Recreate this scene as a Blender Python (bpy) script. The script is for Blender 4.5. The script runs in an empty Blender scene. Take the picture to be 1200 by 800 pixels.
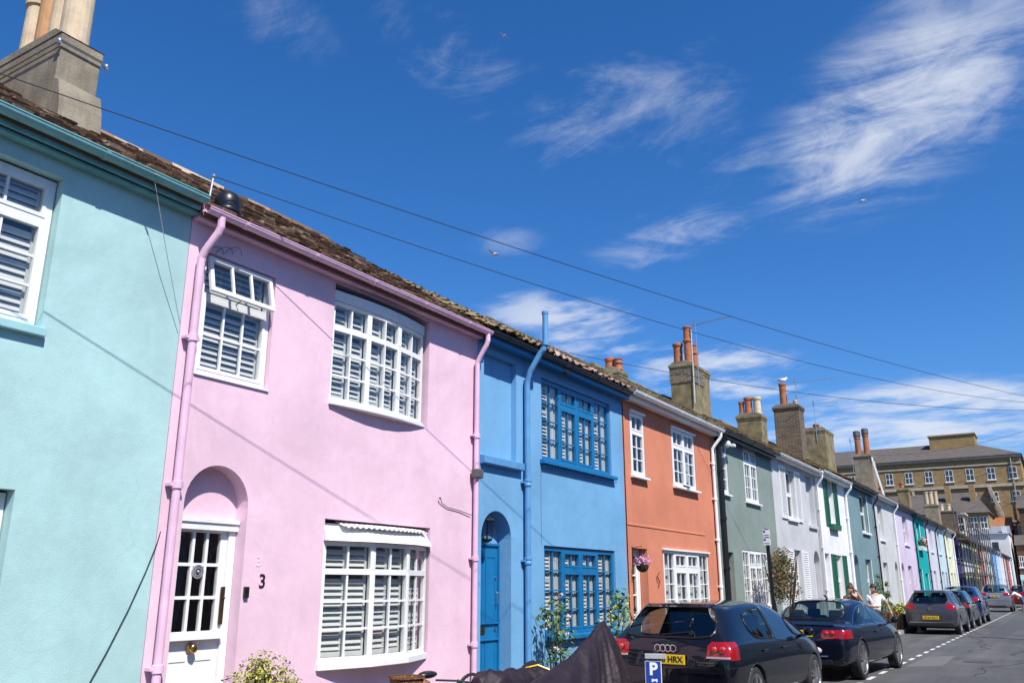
import bpy, bmesh, math, random
from mathutils import Vector, Matrix, noise
random.seed(7)
R = math.radians
PI = math.pi
scene = bpy.context.scene
col = scene.collection
XF = -6.5                      # plane of the terrace's street front
SUN = Vector((1.0, -0.5, 1.45)).normalized()

# ------------------------------------------------------------------ materials
MATS = {}
def nt(name):
    m = bpy.data.materials.new(name); m.use_nodes = True
    t = m.node_tree; b = t.nodes['Principled BSDF']
    return m, t, b
def N(t, k, **kw):
    n = t.nodes.new(k)
    for a, v in kw.items():
        if a in n.inputs: n.inputs[a].default_value = v
        else: setattr(n, a, v)
    return n
def ramp(t, src, stops):
    r = t.nodes.new('ShaderNodeValToRGB')
    e = r.color_ramp.elements
    while len(e) < len(stops): e.new(0.5)
    for el, (p, c) in zip(e, stops):
        el.position = p; el.color = (*c, 1) if len(c) == 3 else c
    t.links.new(src, r.inputs[0]); return r
def paint(name, c, rough=0.5, var=0.06, scale=3.0, bump=0.0, bscale=60, metal=0.0, coat=0.0, spec=0.5, dirt=0.0, dirt_c=(0.12,0.1,0.08), big=0.0):
    """painted / plain surface: colour with soft variation, grain, optional grime patches"""
    if name in MATS: return MATS[name]
    m, t, b = nt(name); L = t.links
    tc = N(t, 'ShaderNodeTexCoord')
    n1 = N(t, 'ShaderNodeTexNoise', Scale=scale, Detail=6.0, Roughness=0.6)
    L.new(tc.outputs['Object'], n1.inputs['Vector'])
    lo = tuple(max(0, x*(1-var*1.6)) for x in c); hi = tuple(min(1, x*(1+var)) for x in c)
    r = ramp(t, n1.outputs['Fac'], [(0.3, lo), (0.7, hi)])
    out = r.outputs['Color']
    if dirt > 0:
        mp = N(t, 'ShaderNodeMapping'); mp.inputs['Scale'].default_value = (6, 6, 0.9)
        L.new(tc.outputs['Object'], mp.inputs['Vector'])
        n2 = N(t, 'ShaderNodeTexNoise', Scale=1.6, Detail=8.0, Roughness=0.7)
        L.new(mp.outputs['Vector'], n2.inputs['Vector'])
        r2 = ramp(t, n2.outputs['Fac'], [(0.5, (0,0,0)), (0.78, (dirt,)*3)])
        mx = N(t, 'ShaderNodeMix', data_type='RGBA'); L.new(r2.outputs['Color'], mx.inputs['Factor'])
        L.new(out, mx.inputs['A']); mx.inputs['B'].default_value = (*dirt_c, 1)
        out = mx.outputs['Result']
    L.new(out, b.inputs['Base Color'])
    b.inputs['Roughness'].default_value = rough; b.inputs['Metallic'].default_value = metal
    b.inputs['Coat Weight'].default_value = coat; b.inputs['Coat Roughness'].default_value = 0.03
    b.inputs['Specular IOR Level'].default_value = spec
    if bump > 0 or big > 0:
        nb = N(t, 'ShaderNodeTexNoise', Scale=bscale, Detail=5.0, Roughness=0.65)
        L.new(tc.outputs['Object'], nb.inputs['Vector'])
        bp = N(t, 'ShaderNodeBump', Strength=bump, Distance=0.01)
        L.new(nb.outputs['Fac'], bp.inputs['Height'])
        if big > 0:
            nb2 = N(t, 'ShaderNodeTexNoise', Scale=2.2, Detail=3.0, Roughness=0.55)
            L.new(tc.outputs['Object'], nb2.inputs['Vector'])
            bp2 = N(t, 'ShaderNodeBump', Strength=big, Distance=0.05)
            L.new(nb2.outputs['Fac'], bp2.inputs['Height']); L.new(bp2.outputs['Normal'], bp.inputs['Normal'])
        L.new(bp.outputs['Normal'], b.inputs['Normal'])
    MATS[name] = m; return m
def stucco(name, c, bump=0.26, dirt=0.10):
    m = paint(name, c, rough=0.85, var=0.06, scale=0.9, bump=bump, bscale=70, spec=0.2, dirt=dirt*2.2, dirt_c=tuple(x*0.70+0.02 for x in c), big=0.22)
    t = m.node_tree
    if 'weathered' in t: return m
    t['weathered'] = 1
    L = t.links; b = t.nodes['Principled BSDF']; src = b.inputs['Base Color'].links[0].from_socket
    tc = N(t, 'ShaderNodeTexCoord')
    # touched-up and faded areas, then hairline cracks that come and go
    n1 = N(t, 'ShaderNodeTexNoise', Scale=0.7, Detail=9.0, Roughness=0.72, Distortion=0.6); L.new(tc.outputs['Object'], n1.inputs['Vector'])
    r1 = ramp(t, n1.outputs['Fac'], [(0.44, (1,1,1)), (0.60, (0.90,0.90,0.905))])
    m1 = N(t, 'ShaderNodeMix', data_type='RGBA', blend_type='MULTIPLY'); m1.inputs['Factor'].default_value = 1; L.new(src, m1.inputs['A']); L.new(r1.outputs['Color'], m1.inputs['B'])
    nd = N(t, 'ShaderNodeTexNoise', Scale=1.6, Detail=5.0); L.new(tc.outputs['Object'], nd.inputs['Vector'])
    va = N(t, 'ShaderNodeVectorMath', operation='MULTIPLY_ADD'); L.new(nd.outputs['Color'], va.inputs[0]); va.inputs[1].default_value = (0.5,0.5,0.5); L.new(tc.outputs['Object'], va.inputs[2])
    vo = N(t, 'ShaderNodeTexVoronoi', feature='DISTANCE_TO_EDGE', Scale=0.55); L.new(va.outputs[0], vo.inputs['Vector'])
    r2 = ramp(t, vo.outputs['Distance'], [(0.0, (1,1,1)), (0.006, (0,0,0))])
    n3 = N(t, 'ShaderNodeTexNoise', Scale=0.9, Detail=2.0); L.new(tc.outputs['Object'], n3.inputs['Vector'])
    r3 = ramp(t, n3.outputs['Fac'], [(0.50, (0,0,0)), (0.62, (0.14,0.14,0.14))])
    mm = N(t, 'ShaderNodeMath', operation='MULTIPLY'); L.new(r2.outputs['Color'], mm.inputs[0]); L.new(r3.outputs['Color'], mm.inputs[1])
    m2 = N(t, 'ShaderNodeMix', data_type='RGBA'); L.new(mm.outputs[0], m2.inputs['Factor']); L.new(m1.outputs['Result'], m2.inputs['A']); m2.inputs['B'].default_value = (*(x*0.45 for x in c), 1)
    L.new(m2.outputs['Result'], b.inputs['Base Color'])
    return m
def island(name, stops, rough=0.9, nscale=25, moss=None, bump=0.5, spec=0.2):
    """each loose piece (tile, leaf, brick) its own tone"""
    if name in MATS: return MATS[name]
    m, t, b = nt(name); L = t.links
    g = N(t, 'ShaderNodeNewGeometry'); tc = N(t, 'ShaderNodeTexCoord')
    r = ramp(t, g.outputs['Random Per Island'], stops)
    out = r.outputs['Color']
    n1 = N(t, 'ShaderNodeTexNoise', Scale=nscale, Detail=6.0, Roughness=0.7)
    L.new(tc.outputs['Object'], n1.inputs['Vector'])
    if moss:
        n2 = N(t, 'ShaderNodeTexNoise', Scale=moss[1], Detail=8.0, Roughness=0.75)
        L.new(tc.outputs['Object'], n2.inputs['Vector'])
        r2 = ramp(t, n2.outputs['Fac'], [(moss[2], (0,0,0)), (moss[2]+0.14, (1,1,1))])
        mx = N(t, 'ShaderNodeMix', data_type='RGBA'); L.new(r2.outputs['Color'], mx.inputs['Factor'])
        L.new(out, mx.inputs['A']); mx.inputs['B'].default_value = (*moss[0], 1); out = mx.outputs['Result']
    h = N(t, 'ShaderNodeHueSaturation'); L.new(out, h.inputs['Color'])
    mr = N(t, 'ShaderNodeMapRange'); mr.inputs['To Min'].default_value = 0.7; mr.inputs['To Max'].default_value = 1.3
    L.new(n1.outputs['Fac'], mr.inputs['Value']); L.new(mr.outputs['Result'], h.inputs['Value'])
    L.new(h.outputs['Color'], b.inputs['Base Color'])
    b.inputs['Roughness'].default_value = rough; b.inputs['Specular IOR Level'].default_value = spec
    if bump:
        bp = N(t, 'ShaderNodeBump', Strength=bump, Distance=0.01)
        L.new(n1.outputs['Fac'], bp.inputs['Height']); L.new(bp.outputs['Normal'], b.inputs['Normal'])
    MATS[name] = m; return m
def bricks(name, c1, c2, mortar, axis='x', w=0.23, h=0.075, rough=0.9, var_c=None, soot=0.0):
    """brickwork laid on walls facing the street (axis y) or across it (axis x)"""
    if name in MATS: return MATS[name]
    m, t, b = nt(name); L = t.links
    tc = N(t, 'ShaderNodeTexCoord'); sp = N(t, 'ShaderNodeSeparateXYZ'); L.new(tc.outputs['Object'], sp.inputs[0])
    ad = N(t, 'ShaderNodeMath', operation='ADD'); L.new(sp.outputs['X'], ad.inputs[0]); L.new(sp.outputs['Y'], ad.inputs[1])
    cb = N(t, 'ShaderNodeCombineXYZ'); L.new(ad.outputs[0], cb.inputs[0]); L.new(sp.outputs['Z'], cb.inputs[1])
    br = N(t, 'ShaderNodeTexBrick', Scale=1.0); L.new(cb.outputs[0], br.inputs['Vector'])
    br.inputs['Brick Width'].default_value = w; br.inputs['Row Height'].default_value = h; br.inputs['Mortar Size'].default_value = h*0.11
    br.inputs['Color1'].default_value = (*c1, 1); br.inputs['Color2'].default_value = (*c2, 1); br.inputs['Mortar'].default_value = (*mortar, 1)
    n1 = N(t, 'ShaderNodeTexNoise', Scale=1.4, Detail=8.0, Roughness=0.7); L.new(tc.outputs['Object'], n1.inputs['Vector'])
    h_ = N(t, 'ShaderNodeHueSaturation'); L.new(br.outputs['Color'], h_.inputs['Color'])
    mr = N(t, 'ShaderNodeMapRange'); mr.inputs['To Min'].default_value = 0.55; mr.inputs['To Max'].default_value = 1.35
    L.new(n1.outputs['Fac'], mr.inputs['Value']); L.new(mr.outputs['Result'], h_.inputs['Value'])
    L.new(h_.outputs['Color'], b.inputs['Base Color']); b.inputs['Roughness'].default_value = rough
    b.inputs['Specular IOR Level'].default_value = 0.2
    bp = N(t, 'ShaderNodeBump', Strength=0.6, Distance=0.012); L.new(br.outputs['Fac'], bp.inputs['Height']); bp.invert = True
    L.new(bp.outputs['Normal'], b.inputs['Normal'])
    MATS[name] = m; return m
def glass(name, tint=(0.8,0.86,0.86), ior=1.55, rough=0.0):
    if name in MATS: return MATS[name]
    m = bpy.data.materials.new(name); m.use_nodes = True; t = m.node_tree; L = t.links
    t.nodes.remove(t.nodes['Principled BSDF']); o = t.nodes['Material Output']
    tr = N(t, 'ShaderNodeBsdfTransparent', Color=(*tint, 1)); gl = N(t, 'ShaderNodeBsdfGlossy', Roughness=rough)
    tc = N(t, 'ShaderNodeTexCoord'); nn = N(t, 'ShaderNodeTexNoise', Scale=2.5, Detail=1.0); L.new(tc.outputs['Object'], nn.inputs['Vector'])
    bp = N(t, 'ShaderNodeBump', Strength=0.12, Distance=0.02); L.new(nn.outputs['Fac'], bp.inputs['Height']); L.new(bp.outputs['Normal'], gl.inputs['Normal'])
    # reflectance by angle (Schlick), the same from both faces of the sheet
    g = N(t, 'ShaderNodeNewGeometry'); dt = N(t, 'ShaderNodeVectorMath', operation='DOT_PRODUCT'); L.new(g.outputs['Incoming'], dt.inputs[0]); L.new(g.outputs['Normal'], dt.inputs[1])
    ab = N(t, 'ShaderNodeMath', operation='ABSOLUTE'); L.new(dt.outputs['Value'], ab.inputs[0])
    om = N(t, 'ShaderNodeMath', operation='SUBTRACT', use_clamp=True); om.inputs[0].default_value = 1.0; L.new(ab.outputs[0], om.inputs[1])
    pw = N(t, 'ShaderNodeMath', operation='POWER'); L.new(om.outputs[0], pw.inputs[0]); pw.inputs[1].default_value = 5.0
    f0 = 2*((ior-1)/(ior+1))**2
    fr = N(t, 'ShaderNodeMath', operation='MULTIPLY_ADD'); L.new(pw.outputs[0], fr.inputs[0]); fr.inputs[1].default_value = 1-f0; fr.inputs[2].default_value = f0
    mx = N(t, 'ShaderNodeMixShader')
    L.new(fr.outputs[0], mx.inputs[0]); L.new(tr.outputs[0], mx.inputs[1]); L.new(gl.outputs[0], mx.inputs[2]); L.new(mx.outputs[0], o.inputs[0])
    MATS[name] = m; return m

WHITE = paint('white_gloss_paint', (0.80,0.80,0.79), 0.35, 0.03, 8, 0.05, 40)
WHITE2 = paint('white_worn_paint', (0.76,0.76,0.75), 0.45, 0.05, 6, 0.08, 40, dirt=0.15)
SLAT = paint('white_slat', (0.72,0.72,0.70), 0.5, 0.03, 8)
CURT = paint('white_curtain', (0.62,0.62,0.60), 0.9, 0.08, 4)
DARK = paint('dark_interior', (0.03,0.03,0.032), 0.9, 0.2, 2)
BLACK = paint('black_plastic', (0.012,0.012,0.013), 0.35, 0.1, 9)
RUBBER = paint('rubber', (0.02,0.02,0.02), 0.75, 0.15, 20, 0.2, 90)
CHROME = paint('chrome', (0.7,0.7,0.72), 0.12, 0.02, 5, metal=1.0)
ALLOY = paint('alloy', (0.55,0.56,0.58), 0.3, 0.04, 5, metal=0.9)
BRASS = paint('brass', (0.55,0.36,0.13), 0.25, 0.08, 15, metal=1.0)
GLASS = glass('window_glass', (0.84,0.86,0.85), 1.62)
CARGLASS = glass('car_glass', (0.58,0.66,0.63), 1.6)
RED = paint('red_lens', (0.30,0.004,0.006), 0.12, 0.1, 12, coat=1.0)
CLEARL = paint('clear_lens', (0.55,0.5,0.5), 0.1, 0.05, 12, coat=1.0)
YELLOW = paint('yellow_plate', (0.80,0.52,0.02), 0.35, 0.03, 10)
RENDER = paint('grey_render', (0.27,0.235,0.175), 0.95, 0.22, 2.6, 0.7, 40, dirt=0.55, dirt_c=(0.10,0.085,0.06), spec=0.15)
RENDER2 = paint('mossy_render', (0.24,0.20,0.12), 0.95, 0.3, 3.5, 0.7, 30, dirt=0.6, dirt_c=(0.09,0.09,0.035), spec=0.15)
STOCK = bricks('sooty_brick', (0.19,0.13,0.075), (0.085,0.062,0.05), (0.24,0.22,0.18))
HOSP = bricks('yellow_brick', (0.40,0.265,0.115), (0.28,0.18,0.08), (0.31,0.23,0.14), w=0.46, h=0.15)
DKBRICK = bricks('dark_brick', (0.16,0.09,0.05), (0.11,0.06,0.035), (0.16,0.12,0.09))
TERRA = paint('terracotta', (0.40,0.135,0.055), 0.8, 0.2, 8, 0.3, 50, dirt=0.45, dirt_c=(0.09,0.045,0.03))
BUFF = paint('buff_clay', (0.58,0.46,0.31), 0.85, 0.15, 5, 0.3, 50, dirt=0.35, dirt_c=(0.25,0.18,0.11))
BUFF2 = paint('orange_clay', (0.50,0.27,0.12), 0.85, 0.15, 5, 0.3, 50, dirt=0.35, dirt_c=(0.25,0.15,0.09))
TILE = island('clay_tiles', [(0,(0.055,0.034,0.024)),(0.35,(0.14,0.085,0.055)),(0.68,(0.23,0.145,0.095)),(0.86,(0.34,0.235,0.155)),(1,(0.52,0.42,0.32))], moss=((0.085,0.07,0.042),4.0,0.60))
MOSST = island('mossy_tiles', [(0,(0.13,0.085,0.05)),(0.5,(0.22,0.15,0.09)),(1,(0.32,0.24,0.15))], moss=((0.20,0.16,0.075),5.0,0.44))
PINKT = island('pale_red_tiles', [(0,(0.22,0.13,0.10)),(0.5,(0.34,0.22,0.17)),(1,(0.45,0.33,0.27))], moss=((0.16,0.12,0.07),4.0,0.56))
SLATE = island('grey_slates', [(0,(0.17,0.155,0.14)),(0.5,(0.235,0.215,0.195)),(1,(0.30,0.27,0.24))], moss=((0.12,0.10,0.05),3.0,0.6))
MOSS = paint('moss', (0.085,0.068,0.034), 1.0, 0.4, 18, 0.8, 60, spec=0.05)
LEADM = paint('lead', (0.30,0.30,0.31), 0.6, 0.12, 6)

# ------------------------------------------------------------------ object helpers
ORI = {}
def link(o, parent=None):
    col.objects.link(o)
    if parent is not None: o.parent = parent
    return o
def tag(o, label, cat, group=None, kind=None):
    if label: o['label'] = label
    if cat: o['category'] = cat
    if group: o['group'] = group
    if kind: o['kind'] = kind
    return o
def thing(name, label, cat, loc=(0,0,0), rz=0, group=None, local=False):
    o = bpy.data.objects.new(name, None); o.empty_display_size = 0.3
    link(o); o.location = loc; o.rotation_euler = (0,0,rz)
    ORI[o] = Vector((0,0,0)) if local else Vector(loc)
    return tag(o, label, cat, group)
class MB:
    def __init__(s): s.v = []; s.f = []
    def add(s, vs, fs):
        b = len(s.v); s.v += [tuple(v) for v in vs]; s.f += [tuple(b+i for i in f) for f in fs]
    def quad(s, *p): s.add(p, [tuple(range(len(p)))])
    def box(s, x0,x1,y0,y1,z0,z1):
        if x0>x1: x0,x1=x1,x0
        if y0>y1: y0,y1=y1,y0
        if z0>z1: z0,z1=z1,z0
        s.add([(x0,y0,z0),(x1,y0,z0),(x1,y1,z0),(x0,y1,z0),(x0,y0,z1),(x1,y0,z1),(x1,y1,z1),(x0,y1,z1)],
              [(0,3,2,1),(4,5,6,7),(0,1,5,4),(1,2,6,5),(2,3,7,6),(3,0,4,7)])
    def xbox(s, M, sx, sy, sz):
        vs = [M @ Vector((a*sx/2, b*sy/2, c*sz/2)) for c in (-1,1) for a,b in ((-1,-1),(1,-1),(1,1),(-1,1))]
        s.add(vs, [(0,3,2,1),(4,5,6,7),(0,1,5,4),(1,2,6,5),(2,3,7,6),(3,0,4,7)])
    def bar(s, p, q, w, h, up=(0,0,1)):
        p=Vector(p); q=Vector(q); d=(q-p); l=d.length
        if l<1e-6: return
        d.normalize(); u=Vector(up); sd=d.cross(u)
        if sd.length<1e-4: sd=d.cross(Vector((1,0,0)))
        sd.normalize(); u=sd.cross(d)
        M=Matrix((( d.x,sd.x,u.x,(p.x+q.x)/2),(d.y,sd.y,u.y,(p.y+q.y)/2),(d.z,sd.z,u.z,(p.z+q.z)/2),(0,0,0,1)))
        s.xbox(M, l, w, h)
    def tube(s, pts, r, n=8, cap=True):
        pts=[Vector(p) for p in pts]; rs = r if isinstance(r,(list,tuple)) else [r]*len(pts)
        b=len(s.v); ref=Vector((0,0,1))
        prev=None
        for i,p in enumerate(pts):
            d=(pts[min(i+1,len(pts)-1)]-pts[max(i-1,0)]).normalized()
            if prev is None:
                a=d.cross(ref)
                if a.length<1e-3: a=d.cross(Vector((1,0,0)))
            else:
                a=prev-d*prev.dot(d)
            a.normalize(); prev=a; c=d.cross(a)
            for k in range(n):
                t=2*PI*k/n; s.v.append(tuple(p+(a*math.cos(t)+c*math.sin(t))*rs[i]))
        for i in range(len(pts)-1):
            for k in range(n):
                k2=(k+1)%n; s.f.append((b+i*n+k,b+i*n+k2,b+(i+1)*n+k2,b+(i+1)*n+k))
        if cap:
            s.f.append(tuple(b+k for k in reversed(range(n)))); s.f.append(tuple(b+(len(pts)-1)*n+k for k in range(n)))
    def lathe(s, c, prof, n=16, axis='z', cap=True):
        b=len(s.v); c=Vector(c)
        for r,z in prof:
            for k in range(n):
                t=2*PI*k/n; a,d=r*math.cos(t),r*math.sin(t)
                o={'z':(a,d,z),'x':(z,a,d),'y':(d,z,a)}[axis]
                s.v.append(tuple(c+Vector(o)))
        for i in range(len(prof)-1):
            for k in range(n):
                k2=(k+1)%n; s.f.append((b+i*n+k,b+i*n+k2,b+(i+1)*n+k2,b+(i+1)*n+k))
        if cap:
            s.f.append(tuple(b+k for k in reversed(range(n)))); s.f.append(tuple(b+(len(prof)-1)*n+k for k in range(n)))
    def prism(s, poly, a0, a1, axis='x'):
        """polygon extruded along an axis; poly in the other two axes in order (y,z), (x,z) or (x,y)"""
        n=len(poly)
        def P(p,a): return {'x':(a,p[0],p[1]),'y':(p[0],a,p[1]),'z':(p[0],p[1],a)}[axis]
        s.add([P(p,a0) for p in poly]+[P(p,a1) for p in poly],
              [tuple(range(n)),tuple(range(2*n-1,n-1,-1))]+[(i,n+i,n+(i+1)%n,(i+1)%n) for i in range(n)])
    def sweep(s, prof, y0, y1, closed=True, nseg=1, sag=0.0):
        """profile in (x,z) swept along y"""
        n=len(prof); b=len(s.v)
        for j in range(nseg+1):
            y=y0+(y1-y0)*j/nseg
            for x,z in prof: s.v.append((x,y,z))
        rng = n if closed else n-1
        for j in range(nseg):
            for i in range(rng):
                i2=(i+1)%n; s.f.append((b+j*n+i,b+j*n+i2,b+(j+1)*n+i2,b+(j+1)*n+i))
        if closed:
            s.f.append(tuple(b+i for i in range(n))); s.f.append(tuple(b+nseg*n+i for i in reversed(range(n))))
    def sphere(s, c, r, n=10, m=6, sc=(1,1,1)):
        b=len(s.v); c=Vector(c)
        for i in range(1,m):
            ph=PI*i/m
            for k in range(n):
                t=2*PI*k/n; s.v.append((c.x+r*sc[0]*math.sin(ph)*math.cos(t), c.y+r*sc[1]*math.sin(ph)*math.sin(t), c.z+r*sc[2]*math.cos(ph)))
        s.v.append((c.x,c.y,c.z+r*sc[2])); s.v.append((c.x,c.y,c.z-r*sc[2])); T=len(s.v)-2
        for i in range(m-2):
            for k in range(n):
                k2=(k+1)%n; s.f.append((b+i*n+k,b+(i+1)*n+k,b+(i+1)*n+k2,b+i*n+k2))
        for k in range(n):
            k2=(k+1)%n; s.f.append((T,b+k,b+k2)); s.f.append((T+1,b+(m-2)*n+k2,b+(m-2)*n+k))
    def leaf(s, p, size, nrm=None, asp=0.55):
        p=Vector(p); n=Vector(nrm) if nrm is not None else Vector((random.gauss(0,1),random.gauss(0,1),random.gauss(0,1)))
        n.normalize(); a=n.cross(Vector((random.gauss(0,1),random.gauss(0,1),random.gauss(0,1))))
        if a.length<1e-4: a=Vector((1,0,0))
        a.normalize(); c=n.cross(a); h=size*asp/2
        s.add([p-a*size/2, p+c*h-n*size*.08, p+a*size/2, p-c*h-n*size*.08],[(0,1,2),(0,2,3)])
    def build(s, name, mat, parent=None, smooth=False, bevel=0.0, world=True, seg=2, recalc=True):
        o=None
        if world and parent is not None:
            r=parent
            while r.parent is not None: r=r.parent
            o=ORI.get(r, Vector((0,0,0)))
        me=bpy.data.meshes.new(name)
        vs=[(v[0]-o.x,v[1]-o.y,v[2]-o.z) for v in s.v] if o is not None else s.v
        me.from_pydata(vs,[],s.f); 
        if recalc or bevel:
            bm=bmesh.new(); bm.from_mesh(me)
            if recalc: bmesh.ops.recalc_face_normals(bm, faces=bm.faces)
            if bevel:
                bmesh.ops.remove_doubles(bm, verts=bm.verts, dist=1e-5)
                es=[e for e in bm.edges if len(e.link_faces)==2 and e.calc_face_angle(0)>0.5]
                bmesh.ops.bevel(bm, geom=es, offset=bevel, segments=seg, profile=0.5, affect='EDGES', clamp_overlap=True)
            bm.to_mesh(me); bm.free()
        if smooth: me.polygons.foreach_set('use_smooth',[True]*len(me.polygons))
        me.materials.append(mat)
        ob=bpy.data.objects.new(name, me); link(ob, parent); return ob
def top(mb, name, mat, label, cat, base, group=None, kind=None, **kw):
    """a thing that is a single mesh, with its origin at its base"""
    b=Vector(base); mb.v=[(v[0]-b.x,v[1]-b.y,v[2]-b.z) for v in mb.v]
    ob=mb.build(name, mat, None, world=False, **kw); ob.location=b; ORI[ob]=b
    return tag(ob,label,cat,group,kind)
def text(mb, s, M, size, depth=0.004, align='CENTER', bold=0.0):
    """lettering as solid geometry; M takes text x,y to the world"""
    cu=bpy.data.curves.new('lettering','FONT'); cu.body=s; cu.size=size; cu.extrude=depth; cu.align_x=align; cu.align_y='CENTER'; cu.offset=bold
    ob=bpy.data.objects.new('lettering',cu); col.objects.link(ob)
    dg=bpy.context.evaluated_depsgraph_get(); me=bpy.data.meshes.new_from_object(ob.evaluated_get(dg))
    mb.add([M@v.co for v in me.vertices],[tuple(p.vertices) for p in me.polygons])
    bpy.data.objects.remove(ob); bpy.data.curves.remove(cu); bpy.data.meshes.remove(me)
# text lying on the street front, read from the street (x right = +Y)
def front_M(x,y,z): return Matrix(((0,0,1,x),(1,0,0,y),(0,1,0,z),(0,0,0,1)))

# ------------------------------------------------------------------ house pieces
def facade(root, mat, Y0, Y1, Zt, ops, Zb=0.0, depth=5.9, ridge=None):
    """street wall with real openings, reveals, party walls and back. ops: dict(y0,y1,z0,z1,d,arch,blank)"""
    m=MB(); X=XF
    g=0.004
    ys=sorted({Y0+g,Y1-g,*[o['y0'] for o in ops],*[o['y1'] for o in ops]}); zs=sorted({Zb,Zt,*[o['z0'] for o in ops],*[o['z1'] for o in ops]})
    for i in range(len(ys)-1):
        for j in range(len(zs)-1):
            cy=(ys[i]+ys[i+1])/2; cz=(zs[j]+zs[j+1])/2
            if any(o['y0']<cy<o['y1'] and o['z0']<cz<o['z1'] for o in ops): continue
            m.quad((X,ys[i],zs[j]),(X,ys[i+1],zs[j]),(X,ys[i+1],zs[j+1]),(X,ys[i],zs[j+1]))
    for o in ops:
        a,b,c,d,dp=o['y0'],o['y1'],o['z0'],o['z1'],o['d']
        if o.get('arch'):
            sp=d-o['arch']; n=18
            arc=[((a+b)/2-(b-a)/2*math.cos(PI*k/n), sp+o['arch']*math.sin(PI*k/n)) for k in range(n+1)]
            for k in range(n):
                p,q=arc[k],arc[k+1]
                if k<n//2: m.quad((X,p[0],p[1]),(X,q[0],q[1]),(X,q[0],d),(X,p[0],d))
                else: m.quad((X,p[0],p[1]),(X,q[0],q[1]),(X,q[0],d),(X,p[0],d))
            outline=[(a,c)]+arc+[(b,c)]
        else: outline=[(a,c),(a,d),(b,d),(b,c)]
        for k in range(len(outline)):
            p=outline[k]; q=outline[(k+1)%len(outline)]
            m.quad((X,p[0],p[1]),(X,q[0],q[1]),(X-dp,q[0],q[1]),(X-dp,p[0],p[1]))
        if o.get('blank') or o.get('arch'):
            zz=o.get('blank_from',c)
            pts=[p for p in outline if p[1]>=zz-1e-6]
            if zz>c: pts=[(a,zz)]+[p for p in pts]+[(b,zz)]
            m.quad(*[(X-dp,p[0],p[1]) for p in pts])
    XB=X-depth
    Xr,Zr = ridge if ridge else (X-depth/2, Zt+1.5)
    for y in (Y0+g,Y1-g):
        m.quad((X,y,Zb),(XB,y,Zb),(XB,y,Zt),(Xr,y,Zr-0.12),(X,y,Zt))
    m.quad((XB,Y0+g,Zb),(XB,Y1-g,Zb),(XB,Y1-g,Zt),(XB,Y0+g,Zt))
    o=m.build('wall',mat,root,recalc=False)
    return o
def slope_pts(Xe,Ze,Xr,Zr): 
    d=Vector((Xr-Xe,0,Zr-Ze)); L=d.length; d.normalize(); n=Vector((-d.z,0,d.x))
    if n.z<0: n=-n
    return d,n,L
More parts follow.
